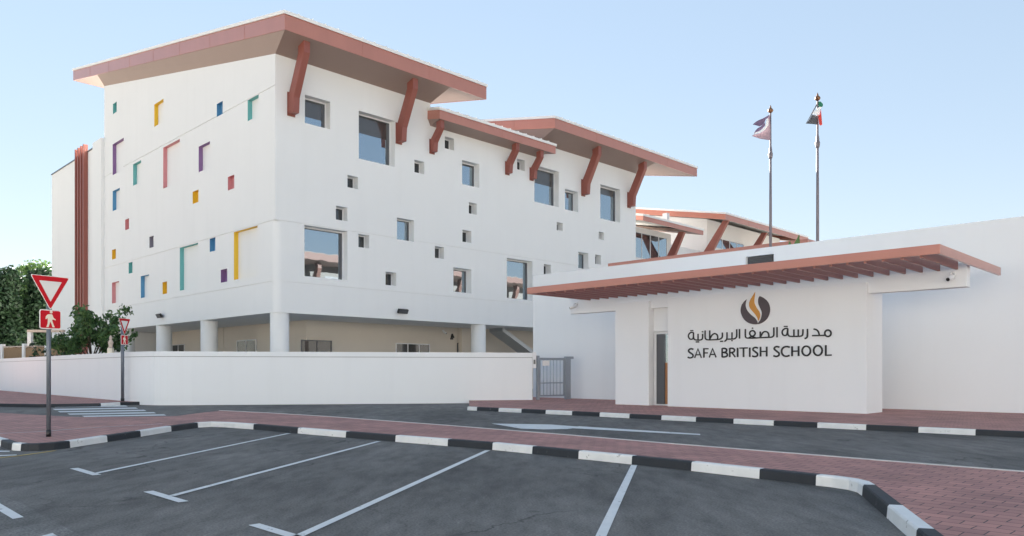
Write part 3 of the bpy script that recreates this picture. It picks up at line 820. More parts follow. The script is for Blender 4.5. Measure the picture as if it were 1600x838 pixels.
# street wall with the vent opening left free
for (a, b, z0, z1) in ((-15, lv0, 0, ZW), (lv1, lL, 0, ZW), (lv0, lv1, 0, zv0), (lv0, lv1, zv1, ZW)):
    gbox(bm, C_WALL, C_WALL + .35, a, b, z0, z1)
gbox(bm, C_WALL + .36, C_WALL + 2.4, -15, lL - .05, 0, 6.3)
link('wall', bm, 'white_street', gate_h)
bm = bm_new()
gbox(bm, C_WALL + .2, C_WALL + .36, lv0, lv1, zv0, zv1)
v_ = link('vent', bm, 'louver', gate_h)
bm = bm_new()
for k in range(7): gbox(bm, C_WALL + .10, C_WALL + .2, lv0 + .12, lv1 - .12, zv0 + .06 + k * (zv1 - zv0 - .1) / 7, zv0 + .09 + k * (zv1 - zv0 - .1) / 7)
link('louvre', bm, 'grey_alu', v_)
# sign panel, pier, link wall and door
pR = on_gate(1354, 600, C_PANEL)[0]; pL = on_gate(1043, 600, C_PANEL)[0]
zP = on_gate(1348, 441.5, C_PANEL)[1]
bm = bm_new(); gbox(bm, C_PANEL, C_PANEL + 1.5, pR, pL, 0, zP); link('sign_panel', bm, 'white_street', gate_h, bevel=.015)
qR = on_gate(1013, 600, C_PANEL)[0]; qL = on_gate(961, 600, C_PANEL)[0]
bm = bm_new(); gbox(bm, C_PANEL + .02, C_PANEL + .40, qR, qL, 0, zP - .05); link('pier', bm, 'white_street', gate_h, bevel=.015)
bm = bm_new()
gbox(bm, C_PANEL + .402, C_PANEL + .7, pL - .0, qL, 3.28, zP - .1)      # over the door
gbox(bm, C_PANEL + 1.502, C_WALL, pR + 2.2, pR + 2.5, 0, zP - .1)       # side walls of the lobby
gbox(bm, C_PANEL + .702, C_WALL, qL - .3, qL, 0, zP - .1); gbox(bm, C_PANEL + .402, C_PANEL + .7, qR + .1, qL, 0, 3.278)
gbox(bm, C_PANEL + 1.502, C_WALL, pR + 2.5, qL - .3, zP - .4, zP - .1)
link('lobby', bm, 'white_street', gate_h)
bm = bm_new()
d0, d1 = pL - .1, qR
dl = d1 - d0
cz = C_PANEL + .45
gbox(bm, cz, cz + .08, d1 - .10, d1 + .09, .1, 3.27); gbox(bm, cz, cz + .08, pL + .002, d1 - .10, 3.17, 3.27); gbox(bm, cz, cz + .08, pL + .002, d1 - .10, .1, .2)
do = link('door', bm, 'white_alu', gate_h)
bm = bm_new(); gbox(bm, cz + .03, cz + .06, pL + .002, d1 - .10, .2, 3.17); link('pane', bm, 'glass', do)
bm = bm_new(); gbox(bm, cz - .02, cz + .05, d1 - .52, d1 - .12, .2, 3.16); link('leaf', bm, 'grey_alu', do)
bm = bm_new(); gbox(bm, cz + .015, cz + .028, pL + .004, d1 - .53, .21, 1.95); link('door_reflection', bm, 'tan', do)  # tan panel imitating a blurred reflection in the door glass
# long white beam carrying the canopy
CB = C_PANEL + .18
bl, zb1 = on_gate(890, 466, CB); br, _ = on_gate(1511, 445, CB)
bm = bm_new(); ZBB = 4.26
gbox(bm, CB, CB + .35, br, bl, ZBB, 5.02); link('beam', bm, 'white_street', gate_h, bevel=.01)
# canopy
CF = 23.5; ZC1 = 5.15; ZC0 = 4.88
cl, _ = on_gate(823.5, 450, CF); cr, _ = on_gate(1468.7, 380.7, CF)
bm = bm_new(); gbox(bm, CF, CF + .09, cr, cl, ZC0, ZC1); link('canopy_fascia', bm, 'copper', gate_h, bevel=.008)
bm = bm_new(); gbox(bm, CF + .092, 30.35, cr, cr + .09, ZC0, ZC1); link('canopy_fascia', bm, 'copper', gate_h, bevel=.008)
bm = bm_new(); gbox(bm, CF + .092, CB - .01, cl - .09, cl, ZC0, ZC1); link('canopy_fascia', bm, 'copper', gate_h, bevel=.008)
ns = 31
for k in range(1, ns):
    l_ = cr + (cl - cr) * k / ns
    bm = bm_new(); gbox(bm, CF + .092, CB - .004 if l_ > br else 30.3, l_ - .035, l_ + .035, ZC0 - .06, ZC1 - .06)
    link('slat', bm, 'slat_paint', gate_h)

# ------------------------------------------------------------------ lettering and emblem on the sign panel
sign = thing('school_sign', 'black Arabic and English lettering under a charcoal and amber flame emblem', 'sign', tuple(G(C_PANEL, pR + 2, 0)))
CS = C_PANEL - .028
def zpt(x, y, x0, y0, sc):
    l, z = on_gate(x0 + x / sc, y0 + y / sc, CS); return (l, z)
SC1 = 12.308
cnt = [0]
def ribbon(bm, pts, wd, smooth=True, closed=False):
    p2 = [zpt(x, y, 1060, 500, SC1) for x, y in pts]
    if smooth and len(p2) > 2: p2 = catmull(p2, 6)
    cnt[0] += 1
    c_ = CS - .0007 * (cnt[0] % 9)
    n = len(p2); L_, R_ = [], []
    for i, p in enumerate(p2):
        a = p2[max(i - 1, 0)]; b = p2[min(i + 1, n - 1)]
        if closed and i in (0, n - 1): a, b = p2[-2], p2[1]
        dx, dy = b[0] - a[0], b[1] - a[1]; q = math.hypot(dx, dy) or 1
        nx, ny = -dy / q * wd / 2, dx / q * wd / 2
        L_.append((p[0] + nx, p[1] + ny)); R_.append((p[0] - nx, p[1] - ny))
    vf = [(bm.verts.new(G(c_, *l)), bm.verts.new(G(c_, *r)), bm.verts.new(G(C_PANEL - .001, *r)), bm.verts.new(G(C_PANEL - .001, *l))) for l, r in zip(L_, R_)]
    for a, b in zip(vf, vf[1:]):
        for j in range(4):
            bm.faces.new((a[j], b[j], b[(j + 1) % 4], a[(j + 1) % 4]))
    if not closed:
        bm.faces.new(vf[0]); bm.faces.new(vf[-1])
def dot(bm, x, y, rx=15, ry=13):
    p = [zpt(x + rx * math.cos(a * math.pi / 6), y + ry * math.sin(a * math.pi / 6), 1060, 500, SC1) for a in range(12)]
    prism(bm, [G(CS, *q) for q in p], DR * .027)
def ell(cx, cy, rx, ry): return [(cx + rx * math.cos(2 * math.pi * k / 14), cy + ry * math.sin(2 * math.pi * k / 14)) for k in range(15)]
O2 = 120 * SC1
sh = lambda pts: [(x + O2, y) for x, y in pts]
AW, LWd = .053, .062
# Arabic: one mesh for each word
bm = bm_new()
ribbon(bm, [(287, 244), (240, 242), (200, 275), (190, 320), (212, 362), (252, 372), (282, 345), (287, 244)], AW)
ribbon(bm, [(287, 244), (287, 330), (305, 374), (345, 388), (410, 388), (450, 372), (462, 335), (462, 270)], AW)
ribbon(bm, [(375, 268), (375, 386)], AW); ribbon(bm, [(226, 207), (282, 207)], AW * .8); ribbon(bm, [(332, 425), (394, 424)], AW)
dot(bm, 460, 228)
ribbon(bm, [(512, 203), (512, 335), (530, 372), (570, 384), (680, 382), (780, 374), (828, 350), (842, 318), (842, 244)], AW)
ribbon(bm, [(600, 203), (600, 380)], AW); ribbon(bm, [(602, 372), (640, 300), (692, 264), (738, 285), (754, 330), (746, 376)], AW)
ribbon(bm, [(798, 412), (858, 411)], AW)
ribbon(bm, [(930, 238), (930, 340), (918, 385), (882, 416)], AW)
ribbon(bm, [(925, 372), (1010, 370), (1080, 362), (1112, 330), (1118, 290), (1118, 180)], AW)
ribbon(bm, [(1028, 240), (1028, 370)], AW); dot(bm, 1028, 400)
ribbon(bm, [(1172, 176), (1172, 362)], AW)
link('arabic_word', bm, 'letter', sign)
bm = bm_new()
ribbon(bm, [(1285, 176), (1285, 300), (1298, 340), (1345, 352), (1480, 350), (O2 + 100, 342), (O2 + 260, 336), (O2 + 320, 330), (O2 + 350, 305), (O2 + 356, 260), (O2 + 356, 145)], AW)
ribbon(bm, [(1350, 346), (1400, 322), (1455, 300), (1474, 255), (1448, 214), (1412, 208), (1376, 232), (1370, 275), (1400, 312), (1445, 330), (1490, 348)], AW)
dot(bm, 1422, 160)
ribbon(bm, sh([(95, 224), (95, 340)]), AW); ribbon(bm, sh([(98, 336), (140, 252), (190, 224), (238, 242), (258, 290), (255, 336)]), AW)
ribbon(bm, sh([(417, 138), (417, 338)]), AW)
link('arabic_word', bm, 'letter', sign)
bm = bm_new()
ribbon(bm, sh([(624, 166), (572, 168), (528, 200), (516, 245), (533, 288), (572, 300), (608, 275), (624, 166)]), AW)
ribbon(bm, sh([(624, 166), (624, 262), (645, 306), (690, 318), (850, 316), (898, 302), (913, 265), (915, 180)]), AW)
ribbon(bm, sh([(742, 184), (742, 316)]), AW); ribbon(bm, sh([(826, 184), (826, 316)]), AW); ribbon(bm, sh([(548, 127), (622, 126)]), AW * .8)
ribbon(bm, sh([(1002, 173), (1002, 290), (990, 340), (948, 362)]), AW)
ribbon(bm, sh([(1122, 176), (1172, 188), (1212, 228), (1232, 298)]), AW); ribbon(bm, sh([(1092, 304), (1340, 298)]), AW)
ribbon(bm, sh(ell(1396, 258, 60, 62)), AW * 1.1, closed=True)
link('arabic_word', bm, 'letter', sign)
EN = [
 [[[(283, 566), (240, 556), (200, 575), (195, 608), (235, 640), (274, 672), (270, 714), (222, 732), (176, 718)], 1]],
 [[[(310, 732), (372, 556), (440, 732)], 0], [[(332, 672), (414, 672)], 0]],
 [[[(487, 728), (487, 550)], 0], [[(474, 556), (574, 556)], 0], [[(487, 636), (560, 636)], 0]],
 [[[(590, 724), (655, 550), (722, 722)], 0], [[(612, 666), (698, 666)], 0]],
 [[[(838, 718), (838, 546)], 0], [[(838, 552), (890, 550), (924, 572), (918, 606), (885, 624), (838, 627)], 1], [[(860, 627), (920, 640), (938, 672), (920, 702), (880, 713), (838, 713)], 1]],
 [[[(985, 718), (985, 542)], 0], [[(985, 548), (1040, 548), (1074, 572), (1066, 610), (1025, 630), (985, 632)], 1], [[(1025, 630), (1092, 718)], 0]],
 [[[(1136, 716), (1136, 536)], 0]],
 [[[(1250, 716), (1250, 540)], 0], [[(1172, 544), (1330, 540)], 0]],
 [[[(1370, 714), (1370, 533)], 0]],
 [[[(1525, 541), (1480, 530), (1440, 546), (1434, 580), (1475, 614), (1516, 650), (1510, 692), (1462, 708), (1416, 694)], 1]],
 [[sh([(100, 706), (100, 518)]), 0], [sh([(218, 704), (218, 516)]), 0], [sh([(100, 608), (218, 606)]), 0]],
 [[sh([(462, 526), (415, 514), (374, 530), (366, 564), (410, 602), (454, 642), (448, 684), (400, 704), (348, 688)]), 1]],
 [[sh([(660, 526), (610, 514), (552, 526), (512, 570), (508, 636), (545, 686), (600, 700), (658, 684)]), 1]],
 [[sh([(707, 700), (707, 508)]), 0], [sh([(832, 697), (832, 503)]), 0], [sh([(707, 604), (832, 600)]), 0]],
 [[sh(ell(980, 597, 80, 90)), 2]], [[sh(ell(1203, 590, 82, 93)), 2]],
 [[sh([(1355, 486), (1355, 690)]), 0], [sh([(1342, 681), (1468, 677)]), 0]]]
for L_ in EN:
    bm = bm_new()
    for pts, k in L_: ribbon(bm, pts, LWd if k != 0 or abs(pts[0][0] - pts[1][0]) < 12 else LWd * .8, smooth=k > 0, closed=k == 2)
    link('letter', bm, 'letter', sign)
def plate(name, pts, m, parent=sign):
    bm = bm_new(); q = catmull(pts, 4)
    if (Vector(q[0]) - Vector(q[-1])).length < 1: q = q[:-1]
    prism(bm, [G(CS, *zpt(x, y, 1140, 450, 12.89)) for x, y in q], DR * .026)
    return link(name, bm, m, parent)
plate('emblem_half', [(340, 232), (290, 275), (245, 340), (222, 420), (225, 500), (260, 590), (320, 665), (400, 715), (490, 735), (556, 731), (562, 708), (545, 660), (500, 600), (420, 535), (350, 450), (320, 370), (322, 300), (340, 232)], 'emblem')
plate('emblem_half', [(605, 166), (680, 200), (750, 260), (795, 335), (812, 430), (800, 520), (760, 610), (690, 680), (620, 718), (564, 731), (572, 704), (620, 640), (645, 540), (640, 470), (610, 400), (580, 330), (572, 260), (582, 200), (605, 166)], 'emblem')
plate('flame', [(512, 82), (470, 150), (420, 230), (392, 310), (400, 390), (450, 460), (510, 530), (555, 600), (575, 662), (600, 610), (612, 540), (590, 470), (540, 400), (500, 310), (495, 230), (505, 150), (512, 82)], 'flame')

# ------------------------------------------------------------------ steel gate and intercom
gA = gnd(839, 625, .15); gB = gnd(893, 623.7, .15)
gt = thing('steel_gate', 'galvanised steel bar gate between the boundary wall and the gatehouse', 'gate', tuple(gA))
gd = (gB - gA); gw = gd.length; gd.normalize(); gn = Vector((-gd.y, gd.x, 0))
def gpart(name, a, b, z0, z1, dep, m='steel', off=0):
    bm = bm_new(); box(bm, gA + gd * a - gn * (dep / 2 - off) + UP * z0, gd * (b - a), gn * dep, UP * (z1 - z0)); return link(name, bm, m, gt)
gpart('post', -.02, .12, 0, 2.22, .12); gpart('post', gw - .42, gw - .1, 0, 2.2, .14)
gpart('top_rail', .125, gw - .425, 2.0, 2.12, .06); gpart('top_rail', gw - .1, gw + .1, 2.08, 2.2, .10)
gpart('bottom_rail', .125, gw - .425, .16, .24, .06); gpart('mid_rail', .125, gw - .425, .82, .87, .05)
gpart('stile', .125, .2, .24, 2.0, .06); gpart('stile', gw - .52, gw - .425, .24, 2.0, .06)
nb = 7
for k in range(1, nb):
    q = .2 + (gw - .72) * k / nb
    bm = bm_new()
    tube(bm, [gA + gd * q + UP * .24, gA + gd * q + UP * 2.0], .016, 8); link('bar', bm, 'steel', gt)
gpart('notice_plate', .3, .72, 1.72, 1.98, .01, 'sign_white', -.05)
ic = thing('intercom_box', 'small white intercom box at the end of the boundary wall beside the gate', 'intercom', tuple(W2 + Vector((.08, 0, 2.0))))
bm = bm_new(); box(bm, Vector((W2.x + .02, W2.y - .06, 1.75)), Vector((.17, .02, 0)), Vector((-.01, .14, 0)), UP * .8); link('housing', bm, 'white_alu', ic)
bm = bm_new(); box(bm, Vector((W2.x + .05, W2.y - .075, 1.95)), Vector((.1, .012, 0)), Vector((-.001, .012, 0)), UP * .22); link('keypad', bm, 'grey_alu', ic)

# ------------------------------------------------------------------ cameras and floodlights on the walls
def cctv(p, out, aim, label, dark=False, arm=.25):
    t = thing('security_camera', label, 'camera', tuple(p))
    bm = bm_new(); tube(bm, [p, p + out * .05], .085, 14); link('mount', bm, 'white_alu', t)
    q = p + out * arm - UP * .16
    bm = bm_new(); tube(bm, [p + out * .05, p + out * (arm * .7), q], [.025, .025, .03], 8); link('arm', bm, 'white_alu' if not dark else 'black', t)
    bm = bm_new(); tube(bm, [q - aim * .14, q - aim * .12, q + aim * .15, q + aim * .16], [.06, .072, .072, .066], 14); link('body', bm, 'white_alu' if not dark else 'black', t)
    bm = bm_new(); tube(bm, [q + aim * .161, q + aim * .175], .056, 14); link('lens', bm, 'black', t)
    return t
l_, z_ = on_gate(1489, 428, CB)
cctv(G(CB - .001, l_, z_), -DR, (-DR + DL * .25 - UP * .35).normalized(), 'white bullet security camera at the right end of the canopy beam')
l_, z_ = on_gate(901, 475, CB)
cctv(G(CB - .001, l_, z_), -DR, (-DR * .55 + DL * .8 - UP * .3).normalized(), 'white bullet security camera at the left end of the canopy beam')
t_, z_ = on_front(692, 519, SB - .5)
cctv(B(t_, SB - .51, z_ + .1), -DL, (-DL * .8 + DR * .3 - UP * .4).normalized(), 'small security camera above the ground floor window under the overhang')
t_, z_ = on_front(705, 526, SB - .5)
s_ = thing('wall_lamp', 'small dark wall lamp beside the security camera under the overhang', 'lamp', tuple(B(t_, SB - .51, z_)))
bm = bm_new(); box(bm, B(t_ - .12, SB - .62, z_ - .25), DR * .24, DL * .108, UP * .12); link('bracket', bm, 'black', s_)
bm = bm_new(); tube(bm, [B(t_, SB - .66, z_ - .13), B(t_, SB - .62, z_ + .22)], [.17, .07], 12); link('shade', bm, 'black', s_)
def flood(p, out, along, label):
    t = thing('floodlight', label, 'floodlight', tuple(p))
    bm = bm_new(); box(bm, p - along * .05 - UP * .05, along * .1, out * .18, UP * .08); link('bracket', bm, 'black', t)
    a = (out - UP * .55).normalized(); u = a.cross(along).normalized()
    q = p + out * .18
    bm = bm_new(); box(bm, q - along * .42 - u * .16, along * .84, u * .32, a * .16); link('head', bm, 'black', t, bevel=.03)
    bm = bm_new(); box(bm, q - along * .36 - u * .11 + a * .161, along * .72, u * .22, a * .01); link('lens', bm, 'grey_alu', t)
t_, z_ = on_front(626, 486)
flood(B(t_, -.001, z_), -DL, DR, 'black floodlight fixed below the groove on the long front')
s_, z_ = on_side(254, 493)
flood(B(-.001, s_, z_), -DR, DL, 'black floodlight fixed below the coloured recesses on the side front')

# ------------------------------------------------------------------ copper canopy roof behind the gatehouse wall
cn = thing('courtyard_canopy', 'flat terracotta canopy edge showing above the gatehouse wall', 'canopy', tuple(G(38, 20, 0)))
ca, cz1 = on_gate(950, 412, 36); cb, _ = on_gate(1262, 376, 36)
bm = bm_new(); gbox(bm, 36, 40.5, cb, ca, cz1 - .32, cz1); link('roof', bm, 'copper', cn)
for q in (ca - 1, (ca + cb) / 2, cb + 1):
    bm = bm_new(); gbox(bm, 39.5, 39.75, q, q + .25, 0, cz1 - .322); link('post', bm, 'copper_dark', cn)

# ------------------------------------------------------------------ flagpoles and flags
def flagpole(px, ptop, c, label, extra):
    p = hit(px, 400, DR * c, DR); p = Vector((p.x, p.y, 0))
    zt = EYE + (HZ - ptop) * p.y / F_PX
    t = thing('flagpole', label, 'flagpole', tuple(p))
    bm = bm_new(); tube(bm, [p, p + UP * 9.6, p + UP * (zt - .35)], [.085, .062, .036], 14); link('pole', bm, 'pole_white', t)
    bm = bm_new(); lathe(bm, p + UP * (zt - .35), [(.03, 0), (.10, .06), (.13, .12), (.09, .2), (.045, .24), (.03, .32), (.008, .38)], 12); link('finial', bm, 'pole_dark', t)
    bm = bm_new(); lathe(bm, p + UP * extra, [(.05, -.3), (.09, -.2), (.11, -.05), (.08, .05), (.07, .2), (.05, .32)], 10); link('cleat', bm, 'pole_white', t)
    return p, zt
p1, z1 = flagpole(1204, 165.5, 34.0, 'white flagpole flying the mauve flag with a white curve', 11.85)
p2, z2 = flagpole(1277.5, 146, 34.0, 'taller looking white flagpole flying the limp red, green, white and black flag', 11.9)
def flag_mesh(name, label, p, mats, regions, off):
    """regions: (material index, outline in zoom pixels); cloth folds give each its own depth"""
    d = p.y; sc = d / F_PX
    bm = bm_new()
    for mi, pts, dep in regions:
        q = []
        for i, (x, y) in enumerate(pts):
            X = (1150 + x / 7.98 - 800) * sc; Z = EYE + (HZ - (130 + y / 7.98)) * sc
            q.append(Vector((X, d - .06 + dep * 5 + .05 * math.sin(X * 5 + Z * 2), Z)))
        n0 = len(bm.faces)
        a = [bm.verts.new(v) for v in q]
        f = bm.faces.new(a); f.material_index = mi
        r = bmesh.ops.extrude_face_region(bm, geom=[f])
        for v in r['geom']:
            if isinstance(v, bmesh.types.BMVert): v.co.y += .01
            if isinstance(v, bmesh.types.BMFace): v.material_index = mi
        for f2 in bm.faces[n0:] if False else []: pass
    bm.faces.ensure_lookup_table()
    for f in bm.faces:
        pass
    bmesh.ops.triangulate(bm, faces=bm.faces)
    o = link(name, bm, mats, None)
    tag(o, label, 'flag'); return o
M['flag_mauve'] = mat('mauve_cloth', (.34, .24, .28), .8, var=.08, scale=3)
M['flag_purple'] = mat('purple_cloth', (.16, .11, .19), .8, var=.12, scale=3)
M['flag_white'] = mat('white_cloth', (.82, .81, .80), .8, var=.04, scale=3)
M['flag_green'] = mat('green_cloth', (.02, .17, .10), .8, var=.1, scale=3)
M['flag_black'] = mat('black_cloth', (.085, .085, .095), .8, var=.1, scale=3)
M['flag_red'] = mat('red_cloth', (.60, .05, .035), .8, var=.1, scale=3)
flag_mesh('flag', 'mauve and purple flag with a white curved stroke, blowing left', p1, ['flag_mauve', 'flag_purple', 'flag_white'], [
    (1, [(428, 388), (385, 418), (330, 448), (280, 466), (245, 485), (208, 518), (250, 528), (295, 545), (330, 520), (352, 490), (362, 460), (390, 440)], 0),
    (0, [(430, 390), (392, 440), (378, 480), (384, 545), (352, 592), (300, 622), (230, 640), (195, 660), (300, 690), (425, 718)], .01),
    (2, [(362, 462), (386, 470), (384, 545), (352, 592), (300, 625), (232, 645), (195, 660), (225, 630), (290, 608), (340, 568), (354, 530)], -.025),
    (1, [(350, 500), (300, 550), (262, 570), (235, 600), (215, 636), (262, 618), (320, 580), (352, 540)], -.01)], 0)
flag_mesh('flag', 'limp green, white, black and red flag hanging folded at its pole', p2, ['flag_green', 'flag_white', 'flag_black', 'flag_red'], [
    (0, [(1024, 232), (1050, 232), (1078, 262), (1080, 290), (1062, 306), (1030, 300), (1018, 262)], 0),
    (2, [(1015, 240), (1024, 250), (1000, 300), (960, 370), (940, 400), (890, 480), (872, 512), (868, 506), (905, 440), (930, 392), (985, 300)], .01),
    (1, [(1030, 300), (1062, 306), (1045, 335), (1032, 410), (985, 405), (935, 398), (975, 350), (1010, 320)], -.01),
    (2, [(940, 402), (985, 406), (1012, 412), (1018, 528), (960, 522), (870, 512), (905, 460)], .0),
    (3, [(1046, 330), (1052, 400), (1060, 528), (1040, 545), (1018, 530), (1012, 412), (1032, 408)], -.02)], 0)

# ------------------------------------------------------------------ road signs
def rect_round(w_, h_, r, n=4):
    out = []
    for cx, cy, a0 in ((w_ / 2 - r, h_ / 2 - r, 0), (-w_ / 2 + r, h_ / 2 - r, 90), (-w_ / 2 + r, -h_ / 2 + r, 180), (w_ / 2 - r, -h_ / 2 + r, 270)):
        for k in range(n + 1):
            a = math.radians(a0 + 90 * k / n); out.append((cx + r * math.cos(a), cy + r * math.sin(a)))
    return out
def tri_round(wd, ht, r):
    pts = [Vector((-wd / 2, ht / 2)), Vector((0, -ht / 2)), Vector((wd / 2, ht / 2))]; out = []
    for i in range(3):
        p, a, b = pts[i], pts[i - 1], pts[(i + 1) % 3]
        p0 = p + (a - p).normalized() * r; p1 = p + (b - p).normalized() * r
        for k in range(5):
            t = k / 4; q = p0 * (1 - t) ** 2 + p * 2 * t * (1 - t) + p1 * t * t; out.append((q.x, q.y))
    return out
def road_sign(base, ang, ztri, htri, wtri, zsq, wsq, hsq, pr, label, zpole):
    ax = Vector((math.cos(ang), math.sin(ang), 0)); nr = Vector((ax.y, -ax.x, 0))      # nr faces the viewer
    t = thing('road_sign', label, 'road sign', tuple(base))
    bm = bm_new(); tube(bm, [base, base + UP * .15], pr * 1.12, 16); link('post_foot', bm, 'black', t)
    bm = bm_new(); tube(bm, [base + UP * .15, base + UP * zpole], pr, 16); link('post', bm, 'pole_grey', t)
    def pl(name, pts, zc, d0, d1, m, parent):
        bm = bm_new(); c = base + nr * (pr + .02)
        prism(bm, [c + ax * x + UP * (zc - base.z + y) + nr * d0 for x, y in pts], nr * (d1 - d0)); return link(name, bm, m, parent)
    y_ = pl('give_way_plate', tri_round(wtri, htri, .05), ztri, 0, .012, 'sign_white', t)
    pl('red_border', tri_round(wtri * .955, htri * .955, .05), ztri + .004, .0125, .0145, 'sign_red', y_)
    pl('white_centre', tri_round(wtri * .575, htri * .60, .02), ztri + htri * .045, .015, .017, 'sign_white', y_)
    s = pl('pedestrian_plate', rect_round(wsq, hsq, .04), zsq, 0, .012, 'sign_white', t)
    pl('red_field', rect_round(wsq * .92, hsq * .90, .03), zsq, .0125, .0145, 'sign_red', s)
    bm = bm_new(); c = base + nr * (pr + .02); k = hsq / .375
    def fig(pts, d):
        prism(bm, [c + ax * (x * k) + UP * (zsq - base.z + y * k) + nr * .015 for x, y in pts], nr * d)
    k *= .92
    fig([(.012 + .030 * math.cos(a * .5236), .155 + .030 * math.sin(a * .5236)) for a in range(12)], .0020)
    fig([(-.03, .11), (.03, .11), (.048, .07), (.060, .035), (.105, .005), (.098, -.015), (.045, .005), (.03, -.02), (-.055, -.02), (-.060, .03), (-.085, .0), (-.105, .01), (-.095, .06), (-.06, .1)], .0024)
    fig([(-.055, -.021), (.0, -.021), (-.04, -.165), (-.085, -.165), (-.06, -.09)], .0028)
    fig([(-.015, -.021), (.032, -.021), (.055, -.09), (.085, -.165), (.04, -.165), (.02, -.1)], .0032)
    link('walking_figure', bm, 'sign_cream', s)
b1 = gnd(76, 682.5, KH - .006)
road_sign(b1, math.radians(58), 3.33, .76, .84, 2.745, .46, .43, .045, 'near grey post with give way triangle over a red walking figure plate', 3.5)
b2 = gnd(191.5, 627.6, KH - .006)
road_sign(b2, math.radians(80), 3.72, .80, .84, 3.09, .50, .47, .075, 'smaller looking road sign with give way triangle standing by the boundary wall at the crossing', 3.9)
bk = gnd(180, 621.5, KH)
st_ = thing('wheel_stop', 'small black rubber block on the paving left of the far road sign', 'rubber block', tuple(bk))
bm = bm_new(); prism(bm, [bk + Vector((-.17, -.1, -.004)), bk + Vector((.17, -.1, -.004)), bk + Vector((.13, -.1, .12)), bk + Vector((-.12, -.1, .12))], Vector((0, .22, 0)))
link('block', bm, 'black', st_, bevel=.03)

# ------------------------------------------------------------------ garden things behind the boundary wall
def garden_fence():
    a, b = gnd(-35, 600), gnd(0, 600)
    base_l = Vector((-47, 70, 0)); base_r = Vector((-36.0, 62.2, 0))
    return base_l, base_r
fl, frr = Vector((-43.5, 62.5, 0)), Vector((-33.0, 57.0, 0))
fn = thing('screen_fence', 'brown bamboo screen fence with white posts behind the boundary wall', 'fence', tuple(fl))
fd = (frr - fl); fw = fd.length; fd.normalize(); fp = Vector((-fd.y, fd.x, 0))
for k in range(4):
    a = fw * k / 4 + .15; b = fw * (k + 1) / 4 - .15
    bm = bm_new(); n = 26
    for i in range(n):
        q = a + (b - a) * i / n
        box(bm, fl + fd * q + UP * .2, fd * ((b - a) / n * .86), fp * (.05 + .02 * (i % 3)), UP * (3.25 + random.Random(i + k * 40).uniform(-.06, .06)))
    link('screen_panel', bm, 'wood', fn)
for k in range(5):
    bm = bm_new(); box(bm, fl + fd * (fw * k / 4 - .14) - fp * .12, fd * .28, fp * .26, UP * 3.75); link('post', bm, 'white_alu', fn)
bm = bm_new(); box(bm, fl + fp * -.02 + UP * 3.5, fd * (fw * .62), fp * .9, UP * .08); link('top_board', bm, 'stone', fn)
pg = thing('pergola', 'white timber pergola frame in front of the dark trees', 'pergola', (-40, 62, 0))
po = hit(45.5, 530, Vector((0, 64, 0)), Vector((0, 1, 0))); pz = EYE + (HZ - 515.5) * 64 / F_PX
for x_, m_ in ((po.x, 'white_alu'), (po.x + 2.6, 'white_alu')):
    bm = bm_new(); box(bm, Vector((x_ - .16, 64, 0)), Vector((.32, 0, 0)), Vector((0, .3, 0)), UP * (pz - .2)); link('post', bm, m_, pg)
bm = bm_new(); box(bm, Vector((po.x - .16, 63.95, pz - .2)), Vector((3.0, 0, 0)), Vector((0, .4, 0)), UP * .2); link('beam', bm, 'stone', pg)
sp = hit(173, 552, Vector((0, 45, 0)), Vector((0, 1, 0))); sp.z = 0
sf = thing('garden_statue', 'small pale stone figure on a post just behind the boundary wall', 'statue', tuple(sp))
bm = bm_new(); box(bm, sp + Vector((-.14, -.14, 0)), Vector((.28, 0, 0)), Vector((0, .28, 0)), UP * 2.95); link('plinth', bm, 'sign_cream', sf, bevel=.02)
bm = bm_new(); lathe(bm, sp + UP * 2.95, [(.14, 0), (.16, .05), (.10, .1), (.13, .25), (.15, .36), (.09, .46), (.06, .5), (.09, .58), (.08, .66), (.02, .76)], 12); link('figure', bm, 'stone', sf)

# ------------------------------------------------------------------ trees and plants
def leaf_cloud(bm, rnd, n, fn_, size, droop=0.0):
    for _ in range(n):
        p, d = fn_(rnd)
        s = size * rnd.uniform(.6, 1.35)
        nrm = (d * rnd.uniform(.3, 1) + Vector((rnd.gauss(0, .6), rnd.gauss(0, .6), rnd.gauss(.35, .6)))).normalized()
        a = nrm.orthogonal().normalized(); a.rotate(Matrix.Rotation(rnd.uniform(0, 6.283), 3, nrm)); b = nrm.cross(a)
        a *= s; b *= s * .55
        face(bm, [p - a, p - b * .8 + a * .05, p + a, p + b])
def big_tree(x, y, h, r, seed, label, lm, n=17000, group=None, cone=.45):
    rnd = random.Random(seed); base = Vector((x, y, 0))
    t = thing('tree', label, 'tree', tuple(base), group)
    bm = bm_new(); tube(bm, [base, base + UP * h * .5, base + UP * h * .92], [.32, .22, .05], 8)
    for k in range(7):
        a = rnd.uniform(0, 6.28); z = h * rnd.uniform(.2, .7)
        tube(bm, [base + UP * z, base + UP * (z + r * .5) + Vector((math.cos(a), math.sin(a), 0)) * r * .7], [.09, .02], 6)
    link('trunk', bm, 'bark', t)
    clumps = []
    for k in range(90):
        z = rnd.uniform(.06, 1.0); rr = r * (1 - cone * z ** 1.6) * rnd.uniform(.45, 1.0)
        a = rnd.uniform(0, 6.28)
        clumps.append((base + Vector((rr * .75 * math.cos(a), rr * .75 * math.sin(a), h * z)), r * rnd.uniform(.25, .5)))
    def smp(rn):
        c, q = clumps[rn.randrange(len(clumps))]
        d = Vector((rn.gauss(0, 1), rn.gauss(0, 1), rn.gauss(0, 1.2))).normalized()
        return c + d * q * rn.uniform(.35, 1) ** .6, d
    bm = bm_new(); leaf_cloud(bm, rnd, n, smp, .27)
    link('crown', bm, lm, t, recalc=False)
big_tree(-66.5, 96, 13.6, 4.3, 1, 'dark evergreen tree at the left edge beyond the garden', 'leaf_dark', group=None)
